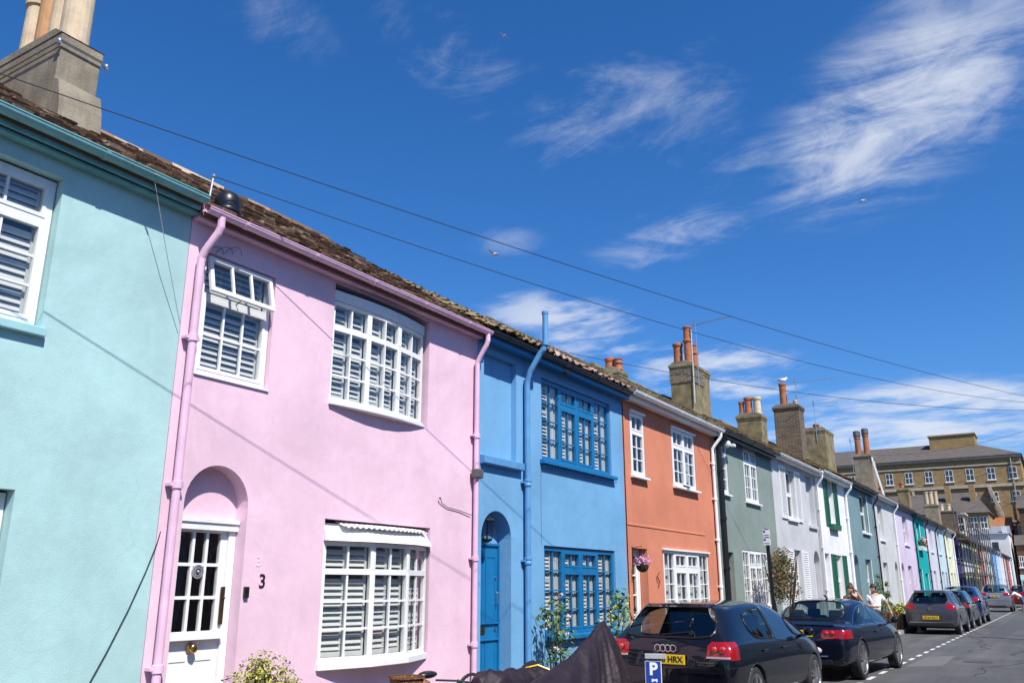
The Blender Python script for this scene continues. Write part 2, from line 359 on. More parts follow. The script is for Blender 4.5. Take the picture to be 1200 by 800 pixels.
def roof(root, mat, Y0,Y1,Ze, kind='tile', Xe=-6.27, Xr=-9.6, rise=2.1, gauge=0.2, wid=0.21, moss=0, depth=5.9, ridge_mat=None):
    m=MB(); d,n,L=slope_pts(Xe,Ze,Xr,Ze+rise)
    Zr=Ze+rise; XB=XF-depth-0.2; 
    # deck under the tiles, front and back slope
    for (xa,za) in ((Xe-0.04,Ze-0.05),(XB,Ze-0.05)):
        sg=0.04
        m.add([(xa,Y0,za),(xa,Y1,za),(Xr,Y1,Zr-0.05),(Xr,Y0,Zr-0.05),(xa,Y0,za-sg),(xa,Y1,za-sg),(Xr,Y1,Zr-0.05-sg),(Xr,Y0,Zr-0.05-sg)],
              [(0,1,2,3),(7,6,5,4),(0,4,5,1),(1,5,6,2),(3,2,6,7),(0,3,7,4)])
    rows=int(L/gauge)
    for r_ in range(rows):
        off=(r_%2)*wid/2; y=Y0-off
        while y<Y1:
            a=max(y+0.004,Y0); b=min(y+wid-0.004,Y1)
            if b-a>0.03:
                j=random.uniform(-0.02,0.02); k=random.choice((0,0,.5,1))*random.uniform(0.01,0.034) if kind!='slate' else random.uniform(0,0.003)
                s0=r_*gauge-0.03+j; s1=s0+gauge*1.35
                th=0.022 if kind!='slate' else 0.010
                lift0=0.034 if kind!='slate' else 0.016
                P=[]
                for (ss,lf) in ((s0,lift0+k),(s1,0.004+k*.3)):
                    for yy in (a,b):
                        base=Vector((Xe,yy,Ze))+d*ss
                        P.append(base+n*(lf-0.03)); P.append(base+n*(lf-0.03+th))
                if kind=='pan':   # rolled tile: a hump in the middle
                    ym=(a+b)/2; q=[]
                    for (ss,lf) in ((s0,lift0+k),(s1,0.004+k*.3)):
                        for t in range(6):
                            yy=a+(b-a)*t/5; hh=0.038*math.sin(PI*t/5)**2 if t else 0
                            base=Vector((Xe,yy,Ze))+d*ss
                            q.append(base+n*(lf-0.03+hh)); q.append(base+n*(lf-0.012+hh))
                    fs=[]
                    for t in range(5):
                        i=t*2; fs+= [(i+1,i+3,12+i+3,12+i+1),(i,i+1,i+3,i+2) ]
                    m.add(q,fs)
                else:
                    m.add(P,[(1,3,7,5),(0,2,3,1),(0,1,5,4),(2,6,7,3),(0,4,6,2)])
            y+=wid
    ob=m.build('roof',mat,root,recalc=True)
    # ridge tiles
    rg=MB(); y=Y0
    while y<Y1:
        b=min(y+0.44,Y1); dz=random.uniform(-0.012,0.012)
        pr=[(Xr-0.13,Zr-0.09+dz),(Xr-0.1,Zr+0.01+dz),(Xr,Zr+0.06+dz),(Xr+0.1,Zr+0.01+dz),(Xr+0.13,Zr-0.09+dz),(Xr,Zr-0.02+dz)]
        rg.sweep(pr,y+0.005,b-0.005); y=b
    rg.build('ridge_tiles',ridge_mat or mat,ob)
    if moss:
        mm=MB()
        for _ in range(moss):
            s_=random.uniform(0,L) if random.random()<0.7 else random.uniform(0,0.35); y=random.uniform(Y0,Y1)
            p=Vector((Xe,y,Ze))+d*s_+n*0.01
            mm.sphere(p,random.uniform(0.012,0.036),7,4,(1,1.2,0.9))
        mm.build('moss',MOSS,ob,smooth=True)['kind']='stuff'
    return ob
def gutter(root, mat, Y0,Y1, Z, r=0.065, xo=-6.20, fascia=None, fas=(0.16,-6.37), soffit=True, brackets=True):
    m=MB(); n=9
    o=[(xo-r+r*math.cos(PI+PI*k/(n-1)), Z+r*math.sin(PI+PI*k/(n-1))) for k in range(n)]
    i=[(xo-r+(r-.006)*math.cos(PI+PI*k/(n-1)), Z+(r-.006)*math.sin(PI+PI*k/(n-1))) for k in reversed(range(n))]
    o=[(o[0][0],o[0][1])]+o[1:]; 
    lip=[(xo+0.006,Z+0.004),(xo+0.004,Z+0.012),(xo-0.008,Z+0.012)]
    m.sweep(o+lip+i,Y0+.004,Y1-.004)
    if brackets:
        y=Y0+0.45
        while y<Y1-0.2:
            q=[(xo-r+(r+.006)*math.cos(PI+PI*k/8), Z+(r+.006)*math.sin(PI+PI*k/8)) for k in range(9)]+[(xo-r+(r-.002)*math.cos(2*PI-PI*k/8), Z+(r-.002)*math.sin(2*PI-PI*k/8)) for k in range(9)]
            m.sweep(q,y-0.02,y+0.02); y+=0.95
    g=m.build('gutter',mat,root,smooth=False)
    f=MB(); xf=fas[1]
    f.box(xf-0.022,xf,Y0+.004,Y1-.004,Z-fas[0]+0.05,Z+0.06)
    if soffit: f.box(XF+0.002,xf-0.024,Y0+.004,Y1-.004,Z-fas[0]+0.06,Z-fas[0]+0.075)
    f.build('fascia',fascia or mat,root)
    return g
def downpipe(root, mat, Y, Ztop, Zbot=0.12, r=0.038, xp=-6.44, xg=-6.26, yg=None, collars=(3.8,2.0,0.9), shoe=True):
    m=MB(); yg=Y if yg is None else yg
    pts=[(xg,yg,Ztop),(xg,yg,Ztop-0.1),((xg*.85+xp*.15),yg*.85+Y*.15,Ztop-0.16),((xg*.2+xp*.8),yg*.15+Y*.85,Ztop-0.33),(xp,Y,Ztop-0.40),(xp,Y,Ztop-0.5),(xp,Y,Zbot)]
    m.tube(pts,r,12)
    for z in collars:
        m.lathe((xp,Y,z),[(r,-.035),(r+.012,-.03),(r+.012,.03),(r,.035)],14,cap=False)
        m.box(XF+.002,xp+.01,Y-0.075,Y+0.075,z-0.012,z+0.012)
    return m.build('downpipe',mat,root,smooth=False,recalc=True)
def window(root, Y0,Y1,Z0,Z1, sections, mat, X=None, rec=0.07, bar=0.020, fr=0.045, mul=0.05, transom=None, rows=3, dep=0.055, sill=None, sill_mat=None, blind=None, curtain=None, sillz=None, toprows=1, lintel=None, hardware=False):
    """sections: list of dicts(w, cols, tr) left to right; transom: height fraction of top lights; blind/curtain modes"""
    X = XF-rec if X is None else X
    m=MB(); xb=X-dep
    m.box(xb,X,Y0,Y1,Z0,Z0+fr); m.box(xb,X,Y0,Y1,Z1-fr,Z1); m.box(xb,X,Y0,Y0+fr,Z0+fr,Z1-fr); m.box(xb,X,Y1-fr,Y1,Z0+fr,Z1-fr)
    W=Y1-Y0-2*fr-mul*(len(sections)-1); tw=sum(s['w'] for s in sections); y=Y0+fr
    zt=Z1-fr-(Z1-Z0-2*fr)*(transom or 0)
    info=[]
    for si,s in enumerate(sections):
        w=W*s['w']/tw; ya,yb=y,y+w
        tr=s.get('tr',True) and transom
        def grid(za,zb,rows_,cols_,sash):
            a,b=ya,yb
            if sash:
                t=0.032; x1=X+0.006; x0=X-dep+0.012
                m.box(x0,x1,a,b,za,za+t); m.box(x0,x1,a,b,zb-t,zb); m.box(x0,x1,a,a+t,za+t,zb-t); m.box(x0,x1,b-t,b,za+t,zb-t)
                a+=t;b-=t;za+=t;zb-=t
            for c in range(1,cols_):
                yy=a+(b-a)*c/cols_; m.box(X-0.036,X-0.009,yy-bar/2,yy+bar/2,za,zb)
            for r_ in range(1,rows_):
                zz=za+(zb-za)*r_/rows_; m.box(X-0.035,X-0.010,a,b,zz-bar/2,zz+bar/2)
        if tr:
            m.box(xb,X,ya,yb,zt-mul/2,zt+mul/2)
            if not s.get('skiptop'): grid(zt+mul/2,Z1-fr,s.get('toprows',toprows),s['cols'],s.get('sash',True))
            grid(Z0+fr,zt-mul/2,s.get('rows',rows),s['cols'],s.get('sash',True))
        else:
            grid(Z0+fr,Z1-fr,s.get('rows',rows),s['cols'],s.get('sash',False))
        info.append((ya,yb)); y=yb
        if si<len(sections)-1:
            m.box(xb,X,y,y+mul,Z0+fr,Z1-fr); y+=mul
    ob=m.build('window',mat,root,recalc=True)
    g=MB(); g.quad((X-0.022,Y0+fr*.5,Z0+fr*.5),(X-0.022,Y1-fr*.5,Z0+fr*.5),(X-0.022,Y1-fr*.5,Z1-fr*.5),(X-0.022,Y0+fr*.5,Z1-fr*.5)); g.build('pane',GLASS,ob,recalc=False)
    if sill:
        p=MB(); out,h,ext=sill; zs=Z0 if sillz is None else sillz
        p.prism([(XF-rec-0.0,zs-0.002),(XF+out,zs-0.018),(XF+out,zs-h),(XF-rec,zs-h)],Y0-ext,Y1+ext,'y'); p.build('sill',sill_mat or mat,ob,bevel=0.006)
    if lintel:
        p=MB(); p.box(XF+0.002,XF+0.05,Y0-lintel,Y1+lintel,Z1+0.002,Z1+0.035); p.build('drip_mould',mat,ob)
    if blind=='slats': slats(ob,[(a+.01,b-.01) for a,b in info],Z0+fr,Z1-fr,X-dep-0.03)
    if blind=='half':
        slats(ob,[(a,a+(b-a)*.47) for a,b in info],Z0+fr,Z1-fr,X-0.066,gap=.056,wid=.052,stile=.014)
        c=MB()
        for a,b in info: drape(c,a+(b-a)*.49,b+.0,Z0+fr,Z1-fr,X-0.062,0.006,3)
        c.build('curtain',CURT,ob,smooth=True)
    if curtain:
        c=MB()
        for (a,b) in curtain:
            w=Y1-Y0; drape(c,Y0+w*a,Y0+w*b,Z0+.02,Z1-.02,X-dep-0.08,0.010,max(2,int((b-a)*w/0.11)))
        c.build('curtain',CURT,ob,smooth=True)
    return ob
def drape(c,a,b,z0,z1,x,amp,folds):
    n=folds*6; base=len(c.v)
    for k in range(n+1):
        y=a+(b-a)*k/n; xx=x+amp*math.sin(2*PI*folds*k/n+0.6*math.sin(k*1.7))
        c.v.append((xx,y,z0)); c.v.append((xx*0.98+x*.02,y,z1))
    for k in range(n): c.f.append((base+2*k,base+2*k+2,base+2*k+3,base+2*k+1))
def slats(ob, spans, z0, z1, x, gap=0.060, wid=0.062, tilt=R(57), stile=0.028, Mf=None):
    c=MB(); tilt0=tilt
    for a,b in spans:
        tilt=tilt0+R(random.choice((-10,-4,0,3,6,9)))
        c.box(x-.014,x+.014,a,a+stile,z0,z1); c.box(x-.014,x+.014,b-stile,b,z0,z1)
        zm=z0+(z1-z0)*0.62
        c.box(x-.0142,x+.0142,a+stile,b-stile,zm-.025,zm+.025)
        z=z0+gap*.6
        while z<z1-gap*.4:
            if abs(z-zm)>0.05:
                dx,dz=wid/2*math.cos(tilt),wid/2*math.sin(tilt); t=0.004
                c.prism([(x+dx,z-dz-t),(x+dx,z-dz+t),(x-dx,z+dz+t),(x-dx,z+dz-t)],a+stile+.001,b-stile-.001,'y')
            z+=gap
    if Mf:
        c.v=[Mf(v) for v in c.v]
    return c.build('blind',SLAT,ob,recalc=True)
def shutter(root, Y0,Y1,Z0,Z1, mat, name='shutter'):
    m=MB(); x0=XF+0.004; x1=XF+0.04; f=0.05
    m.box(x0,x1,Y0,Y0+f,Z0,Z1); m.box(x0,x1,Y1-f,Y1,Z0,Z1); m.box(x0,x1,Y0+f,Y1-f,Z0,Z0+f*1.4); m.box(x0,x1,Y0+f,Y1-f,Z1-f,Z1)
    z=Z0+f*1.6
    while z<Z1-f-0.03:
        m.prism([(x1-.002,z),(x1-.002,z+.014),(x0+.002,z+.06),(x0+.002,z+.046)],Y0+f+.001,Y1-f-.001,'y'); z+=0.062
    return m.build(name,mat,root,recalc=True)
def pot(ch, mat, x,y,z,h,r=0.13, style=0):
    m=MB()
    if style==0: pr=[(r*1.05,0),(r*1.05,.06),(r*.9,.08),(r*.84,h*.85),(r*.86,h-.1),(r*1.02,h-.09),(r*1.05,h-.02),(r*.95,h),(r*.75,h),(r*.72,h-.25)]
    elif style==1: pr=[(r,0),(r*.9,.05),(r*.85,h*.55),(r*1.08,h*.58),(r*1.08,h*.63),(r*.85,h*.66),(r*.85,h*.95),(r*1.0,h*.96),(r,h),(r*.7,h),(r*.68,h-.2)]
    else: pr=[(r,0),(r*.95,h*.9),(r*1.1,h*.92),(r*1.1,h),(r*.8,h),(r*.78,h-.2)]
    m.lathe((x,y,z),pr,18); m.build('chimney_pot',mat,ch,smooth=False)
def chimney(root, mat, X0,X1,Y0,Y1,Zb,Zt, pots=(), cap=0.06, flare=0.0, capmat=None, upper=None):
    m=MB()
    if upper:   # rendered lower half, brick upper half as its own part below
        zc=upper[0]
    m.box(X0,X1,Y0,Y1,Zb,Zt-0.0)
    m.box(X0-cap*.5,X1+cap*.5,Y0-cap*.5,Y1+cap*.5,Zt-0.17,Zt-0.10); m.box(X0-cap,X1+cap,Y0-cap,Y1+cap,Zt-0.10+.001,Zt)
    ob=m.build('chimney',mat,root,recalc=True,bevel=0.012)
    f=MB(); f.prism([(X0-.02,Zt+.0),(X1+.02,Zt+.0),(X1-.12,Zt+.09),(X0+.12,Zt+.09)],Y0-.02,Y1+.02,'y'); f.build('flaunching',capmat or RENDER,ob)
    for (px,py,h,r,pm,st) in pots: pot(ob,pm,px,py,Zt+.05,h,r,st)
    return ob
def aerial(ch, x,y,z0,z1,L=0.9,ang=0.0,n=8,sz=0.28,r=0.014):
    m=MB(); m.tube([(x,y,z0),(x,y,z1)],r,6)
    d=Vector((math.sin(ang),math.cos(ang),0)); s=Vector((d.y,-d.x,0)); c=Vector((x,y,z1-0.04))
    m.tube([c-d*0.15,c+d*L],r*.8,5)
    for k in range(n):
        p=c+d*(L*(k+.3)/n); m.tube([p-s*sz*(.7 if k else 1)/2,p+s*sz*(.7 if k else 1)/2],r*.4,4)
    m.box(c.x-.02,c.x+.02,c.y-.02-.1,c.y+.02-.1,c.z-.14,c.z+.14)
    return m.build('aerial',ALLOY,ch)
# ------------------------------------------------------------------ setting: ground
def ground():
    m,t,b=nt('asphalt'); L=t.links; tc=N(t,'ShaderNodeTexCoord')
    n1=N(t,'ShaderNodeTexNoise',Scale=0.55,Detail=8.0,Roughness=0.65); L.new(tc.outputs['Object'],n1.inputs['Vector'])
    n2=N(t,'ShaderNodeTexNoise',Scale=55.0,Detail=4.0,Roughness=0.8); L.new(tc.outputs['Object'],n2.inputs['Vector'])
    mp=N(t,'ShaderNodeMapping'); mp.inputs['Scale'].default_value=(1.0,0.06,1); L.new(tc.outputs['Object'],mp.inputs['Vector'])
    n3=N(t,'ShaderNodeTexNoise',Scale=2.2,Detail=4.0); L.new(mp.outputs['Vector'],n3.inputs['Vector'])
    a=N(t,'ShaderNodeMath',operation='ADD'); L.new(n1.outputs['Fac'],a.inputs[0]); L.new(n3.outputs['Fac'],a.inputs[1])
    a2=N(t,'ShaderNodeMath',operation='MULTIPLY_ADD'); L.new(n2.outputs['Fac'],a2.inputs[0]); a2.inputs[1].default_value=0.7; L.new(a.outputs[0],a2.inputs[2])
    r=ramp(t,a2.outputs[0],[(0.9,(0.052,0.052,0.054)),(1.35,(0.085,0.084,0.085)),(1.8,(0.125,0.122,0.12))])
    # ramp input runs past 1: bring it back
    dv=N(t,'ShaderNodeMath',operation='MULTIPLY'); dv.inputs[1].default_value=0.5; L.new(a2.outputs[0],dv.inputs[0]); L.new(dv.outputs[0],r.inputs[0])
    for e,p in zip(r.color_ramp.elements,(0.45,0.66,0.86)): e.position=p
    L.new(r.outputs['Color'],b.inputs['Base Color']); b.inputs['Roughness'].default_value=0.82; b.inputs['Specular IOR Level'].default_value=0.3
    bp=N(t,'ShaderNodeBump',Strength=0.5,Distance=0.01); L.new(n2.outputs['Fac'],bp.inputs['Height']); L.new(bp.outputs['Normal'],b.inputs['Normal'])
    MATS['asphalt']=m
    g=MB(); g.quad((-900,-300,-.02),(900,-300,-.02),(900,1500,-.02),(-900,1500,-.02))
    top(g,'ground',paint('earth',(0.10,0.09,0.06),0.95,0.3,0.2),None,None,(0,0,-.02),kind='structure',recalc=False)
    rd=MB()
    for y in range(-40,240,10): rd.quad((-5.12,y,0),(3.2,y,0),(3.2,y+10,0),(-5.12,y+10,0))
    top(rd,'road',m,None,None,(0,0,0),kind='structure',recalc=False)
    pave=bricks('paving_slabs',(0.30,0.28,0.25),(0.24,0.225,0.20),(0.14,0.13,0.12),w=0.9,h=0.6)
    t2=pave.node_tree   # slabs lie flat: use x,y
    for n in t2.nodes:
        if n.bl_idname=='ShaderNodeCombineXYZ':
            sp=[k for k in t2.nodes if k.bl_idname=='ShaderNodeSeparateXYZ'][0]
            t2.links.new(sp.outputs['Y'],n.inputs[0]); t2.links.new(sp.outputs['X'],n.inputs[1])
    for nm,xa,xb in (('pavement',-6.6,-5.28),('pavement',3.36,4.75)):
        p=MB(); p.box(xa,xb,-40,190,-.01,0.12); top(p,nm,pave,None,None,(xa,0,0),kind='structure')
    kerb=paint('kerb_stone',(0.30,0.29,0.27),0.85,0.2,3,0.4,50,dirt=0.4,dirt_c=(0.1,0.1,0.09))
    for xa,xb in ((-5.276,-5.12),(3.2,3.356)):
        k=MB(); y=-40
        while y<190: k.box(xa,xb,y+.004,y+.91-.004,-.01,0.125); y+=0.91
        top(k,'kerb',kerb,None,None,(xa,0,0),kind='structure')
    line=paint('road_paint',(0.62,0.62,0.60),0.7,0.15,9,0.3,60,dirt=0.6,dirt_c=(0.15,0.15,0.15))
    d=MB(); y=6.0
    while y<95:
        d.quad((-3.31,y,.004),(-3.22,y,.004),(-3.22,y+.62,.004),(-3.31,y+.62,.004)); y+=1.25
    top(d,'parking_bay_line',line,None,None,(-3.26,6,.004),kind='structure',recalc=False)
    pt=MB(); pt.quad((-3.1,20.3,.004),(-2.45,20.9,.004),(-2.5,24.2,.004),(-3.05,23.4,.004))
    top(pt,'road_patch',paint('pale_asphalt',(0.125,0.123,0.12),0.9,0.15,12,0.4,60),None,None,(-2.8,22,.004),kind='structure',recalc=False)
    for (a,b,c,d) in ((-2.2,12.5,-1.1,19),(-.6,26,.5,40),(-2.6,33,-1.9,52)):
        q=MB(); q.quad((a,b,.003),(c,b+.2,.003),(c+.05,d,.003),(a-.04,d-.3,.003)); top(q,'road_patch',paint('newer_asphalt',(0.07,0.07,0.072),0.85,0.2,12,0.5,70),None,None,(a,b,.003),kind='structure',recalc=False)
    mh=MB(); mh.lathe((-1.9,22.5,0),[(.30,.004),(.30,.007),(.27,.007),(.27,.005),(.002,.005)],28,cap=False); top(mh,'manhole_cover',paint('cast_iron',(0.07,0.06,0.055),0.6,.3,30,.6,30),None,None,(-1.9,22.5,0),kind='structure',recalc=False)
    cr=MB(); p=Vector((-2.0,18,0.004))
    for base,ang in (((-1.7,19),0.10),((-2.3,26),-.05),((-1.2,30),0.3)):
        p=Vector((base[0],base[1],.0045)); a=ang
        for _ in range(26):
            a=ang+random.gauss(0,0.45); q=p+Vector((math.sin(a),math.cos(a),0))*0.35; w=0.012
            cr.quad((p.x-w,p.y,p.z),(p.x+w,p.y,p.z),(q.x+w,q.y,q.z),(q.x-w,q.y,q.z)); p=q
    top(cr,'road_crack_seal',paint('tar',(0.025,0.025,0.026),0.5,0.2,8),None,None,(-2,20,.004),kind='structure',recalc=False)
ground()

# ------------------------------------------------------------------ doors and special windows
def panel_door(root, Y0,Y1,Z0,Z1,X, mat, frame=None, glazed=0, panels=((0.08,0.45),(0.55,0.93)), name='door', fr=0.05, mid=None, cols=2, post=None):
    """door leaf with raised mouldings; glazed: fraction of the height that is panes (cols x rows)"""
    f=MB(); fm=frame or mat
    if fr:
        f.box(X-.05,X+.02,Y0,Y0+fr,Z0,Z1); f.box(X-.05,X+.02,Y1-fr*(post or 1),Y1,Z0,Z1); f.box(X-.05,X+.02,Y0+fr,Y1-fr*(post or 1),Z1-fr,Z1)
    a,b,c,d=Y0+fr,Y1-fr*(post or 1),Z0,Z1-fr
    m=MB(); H=d-c
    if glazed:
        cols_,rows_,z_=glazed; zg=c+H*z_; e=0.075
        m.box(X-.045,X-.005,a+.003,b-.003,c,zg)
        m.box(X-.045,X-.005,a+.003,a+e,zg,d-.003); m.box(X-.045,X-.005,b-e,b-.003,zg,d-.003); m.box(X-.045,X-.005,a+e,b-e,d-e-.003,d-.003)
        for k in range(1,cols_):
            y=a+e+(b-a-2*e)*k/cols_; m.box(X-.04,X-.006,y-.014,y+.014,zg,d-e)
        for k in range(1,rows_):
            z=zg+(d-e-zg)*k/rows_; m.box(X-.039,X-.007,a+e,b-e,z-.014,z+.014)
    else: m.box(X-.045,X-.005,a+.003,b-.003,c,d-.003)
    for (p,q) in panels:
        for k in range(cols):
            w=(b-a)/cols; ya=a+w*k+.06*(1 if k==0 else .6); yb=a+w*(k+1)-.06*(1 if k==cols-1 else .6)
            za,zb=c+H*p,c+H*q; t=0.016
            for (u0,u1,v0,v1) in ((ya,yb,za,za+t),(ya,yb,zb-t,zb),(ya,ya+t,za+t,zb-t),(yb-t,yb,za+t,zb-t)):
                m.box(X-.005,X+.006,u0,u1,v0,v1)
            m.box(X-.0045,X-.001,ya+t,yb-t,za+t,zb-t)
    ob=m.build(name,mat,root)
    if fr: f.build('door_frame',fm,root)
    if glazed:
        g=MB(); g.quad((X-.02,a+.05,zg),(X-.02,b-.05,zg),(X-.02,b-.05,d-.05),(X-.02,a+.05,d-.05)); g.build('pane',GLASS,ob,recalc=False)
    return ob
def knob(door,x,y,z,r=0.035,mat=BRASS,name='door_knob'):
    k=MB(); k.lathe((x,y,z),[(r*1.1,0),(r*1.1,.008),(r*.45,.012),(r*.45,.035),(r*.95,.045),(r,.06),(r*.7,.075),(0.002,.078)],16,'x'); k.build(name,mat,door,smooth=True)

def bow(root, plan, Z0,Z1, mat, transom, rows, cols, sec=1, sill_h=0.06, sill_out=0.035):
    """bowed window on a plan polyline of (x,y) points; every sec-th joint carries a thick mullion"""
    m=MB(); g=MB(); bl=MB(); fr=0.045; dep=0.05
    zt=Z1-(Z1-Z0)*transom
    for i in range(len(plan)-1):
        P=Vector((plan[i][0],plan[i][1],0)); Q=Vector((plan[i+1][0],plan[i+1][1],0)); u=(Q-P); L=u.length; u.normalize(); n=Vector((u.y,-u.x,0))
        if n.x<0: n=-n
        def mp(v): return P+u*v[1]+n*v[0]+Vector((0,0,v[2]))
        w=MB()
        la=0.036 if i%sec==0 else 0.010; lb=0.036 if (i+1)%sec==0 else 0.010
        for (z0,z1) in ((Z0,Z0+fr),(Z1-fr,Z1),(zt-.03,zt+.03)): w.box(-dep,0,0,L,z0,z1)
        for (za,zb) in ((Z0+fr,zt-.03),(zt+.03,Z1-fr)):
            w.box(-dep,0.002,0,la,za,zb); w.box(-dep,0.002,L-lb,L,za,zb)
            for c in range(1,cols):
                y=la+(L-la-lb)*c/cols; w.box(-.035,-.008,y-.011,y+.011,za,zb)
        for r_ in range(1,rows):
            z=Z0+fr+(zt-.03-Z0-fr)*r_/rows; w.box(-.034,-.009,la,L-lb,z-.011,z+.011)
        m.add([mp(v) for v in w.v],w.f)
        g.quad(*[mp(v) for v in ((-.02,0,Z0+.02),(-.02,L,Z0+.02),(-.02,L,Z1-.02),(-.02,0,Z1-.02))])
        w2=MB(); x=-dep-.04; gap=0.060; wid=.062; tl=R(57+random.choice((-9,-4,0,4,8)))
        a,b=la,L-lb; st=0.026
        w2.box(x-.014,x+.014,a,a+st,Z0+fr,Z1-fr); w2.box(x-.014,x+.014,b-st,b,Z0+fr,Z1-fr)
        if cols==2:
            y=(a+b)/2; w2.box(x-.0141,x+.0141,y-st*.8,y+st*.8,Z0+fr,Z1-fr)
        w2.box(x-.0142,x+.0142,a+st,b-st,zt-.03,zt+.03); w2.box(x-.0142,x+.0142,a+st,b-st,Z0+fr,Z0+fr+.05)
        z=Z0+fr+.09
        while z<Z1-fr-.03:
            if abs(z-zt)>.055:
                dx,dz=wid/2*math.cos(tl),wid/2*math.sin(tl); t=.004
                w2.prism([(x+dx,z-dz-t),(x+dx,z-dz+t),(x-dx,z+dz+t),(x-dx,z+dz-t)],a+st+.001,b-st-.001,'y')
            z+=gap
        bl.add([mp(v) for v in w2.v],w2.f)
    ob=m.build('window',mat,root); g.build('pane',GLASS,ob,recalc=False); bl.build('blind',SLAT,ob)
    s=MB(); poly=[(x+sill_out,y) for x,y in plan]; poly=[(XF-.16,plan[0][1]-.02),(poly[0][0],plan[0][1]-.02)]+poly[1:-1]+[(poly[-1][0],plan[-1][1]+.0),(XF-.16,plan[-1][1]+.0)]
    s.prism(poly,Z0-sill_h,Z0-.002,'z'); s.build('sill',mat,ob,bevel=.006)
    return ob

# ------------------------------------------------------------------ the terrace
HG='painted terraced houses along the left of the street'
def house(label,Y0,Y1): return thing('terraced_house',label,'house',(XF,(Y0+Y1)/2,0),0,HG)
def op(y0,y1,z0,z1,d=0.14,**k): return dict(y0=y0,y1=y1,z0=z0,z1=z1,d=d,**k)
H={}
# --- 0 pale turquoise
TEAL=stucco('turquoise_stucco',(0.40,0.61,0.60)); TEALP=paint('sea_green_paint',(0.16,0.36,0.37),0.5,0.1,5,0.1,30,dirt=.45,dirt_c=(.07,.13,.13)); TEALS=paint('turquoise_paint',(0.32,0.56,0.58),0.5,0.06,5)
h=H[0]=house('pale turquoise house at the left edge with a big rendered chimney stack',-0.6,4.70)
facade(h,TEAL,-0.6,4.70,5.15,[op(2.0,3.46,3.54,4.82,0.13),op(1.9,3.46,0.9,2.29,0.16),op(0.2,1.05,0.12,2.2,0.2)],ridge=(-9.6,7.0))
window(h,2.02,3.45,3.55,4.80,[dict(w=1,cols=2),dict(w=1,cols=2)],WHITE2,rec=0.09,transom=0.27,rows=3,fr=0.055,mul=0.06,sill=(0.055,0.085,0.03),sill_mat=TEALS,blind='slats')
window(h,1.91,3.45,0.92,2.27,[dict(w=1,cols=2),dict(w=1,cols=2)],WHITE2,rec=0.1,transom=0.27,rows=3,sill=(0.05,0.08,0.03),sill_mat=TEALS,blind='slats')
panel_door(h,0.22,1.03,0.14,2.18,XF-.15,WHITE)
roof(h,TILE,-0.6,4.70,5.11,'tile',Xe=-6.31,rise=2.03,moss=420,gauge=0.115,wid=0.165)
gutter(h,TEALP,-0.6,4.68,5.085,r=0.056,xo=-6.235,fas=(0.15,-6.355))
tr=MB(); tr.box(XF+.002,-6.40,-0.6,4.69,4.955,4.98); tr.build('cornice',TEALP,h)
ch=chimney(h,RENDER,-10.4,-8.2,4.10,4.56,5.9,7.26,pots=[(-8.40,4.33,1.25,.155,BUFF,2),(-8.72,4.33,1.3,.118,BUFF,2),(-9.0,4.33,1.22,.118,BUFF2,2),(-9.31,4.33,0.93,.13,BUFF,0)],cap=0.012)
fl=MB(); fl.prism([(-8.198,5.9),(-7.98,6.1),(-8.02,6.42),(-8.09,6.66),(-8.198,6.72)],4.085,4.56,'y'); fl.build('apron',RENDER,ch,bevel=.01)
st=MB()
for (a,b) in (((-8.165,4.06,7.13),(-8.165,4.60,7.13)),((-8.165,4.06,7.13),(-10.4,4.06,7.13))): st.tube([a,b],0.008,6)
for p in ((-8.16,4.06,7.13),(-8.16,4.60,7.12),(-10.2,4.06,7.13)): st.sphere(p,0.028,8,5); st.box(p[0]-.02,p[0]+.03,p[1]-.012,p[1]+.012,p[2]-.05,p[2]-.02)
st.build('strap',ALLOY,ch)
wr=MB(); wr.tube([(-6.28,4.12,5.03),(-6.36,4.38,4.45),(-6.45,4.66,3.88)],0.0035,5); wr.tube([(-6.2,4.12,5.05),(-6.5,3.9,5.2),(-7.0,3.2,5.55),(-7.3,2.6,5.75)],0.006,5); wr.build('wire',paint('grey_wire',(0.35,0.35,0.34),0.5),h)
wl=MB(); wl.tube([(XF+.02,4.72,2.05),(XF+.03,4.69,1.95),(XF+.02,4.62,1.72),(XF+.02,4.50,1.42),(XF+.02,4.36,1.12),(XF+.02,4.22,0.85),(XF+.02,4.12,0.5),(XF+.02,4.1,.13)],0.0042,6); wl.build('wire',BLACK,h)

# --- 1 pink
PINK=stucco('pink_stucco',(0.78,0.54,0.64)); PINKP=paint('pink_gloss',(0.72,0.46,0.60),0.5,0.08,5,0.12,30,dirt=.3,dirt_c=(.42,.26,.34))
h=H[1]=house('pink house numbered 3 with white bow windows and a white half-glazed door',4.70,9.50)
bowU=[(XF-.03,6.66),(XF+.005,6.94),(XF+.028,7.22),(XF+.035,7.50),(XF+.022,7.78),(XF-.01,8.06),(XF-.06,8.34)]
bowL=[(XF-.01,6.71),(XF+.15,7.32),(XF+.15,7.93),(XF-.03,8.49)]
facade(h,PINK,4.70,9.50,5.1,[op(4.90,5.78,3.49,4.68,0.13),op(6.65,8.40,3.50,4.90,0.24),op(6.70,8.52,0.84,2.29,0.24),op(4.94,5.66,0.12,2.68,0.16,arch=0.36,blank_from=2.2)],ridge=(-9.6,7.0))
w=window(h,4.91,5.77,3.50,4.67,[dict(w=1,cols=3,skiptop=1)],WHITE,rec=0.05,transom=0.33,rows=2,sill=(0.02,0.03,0.02),blind='slats')
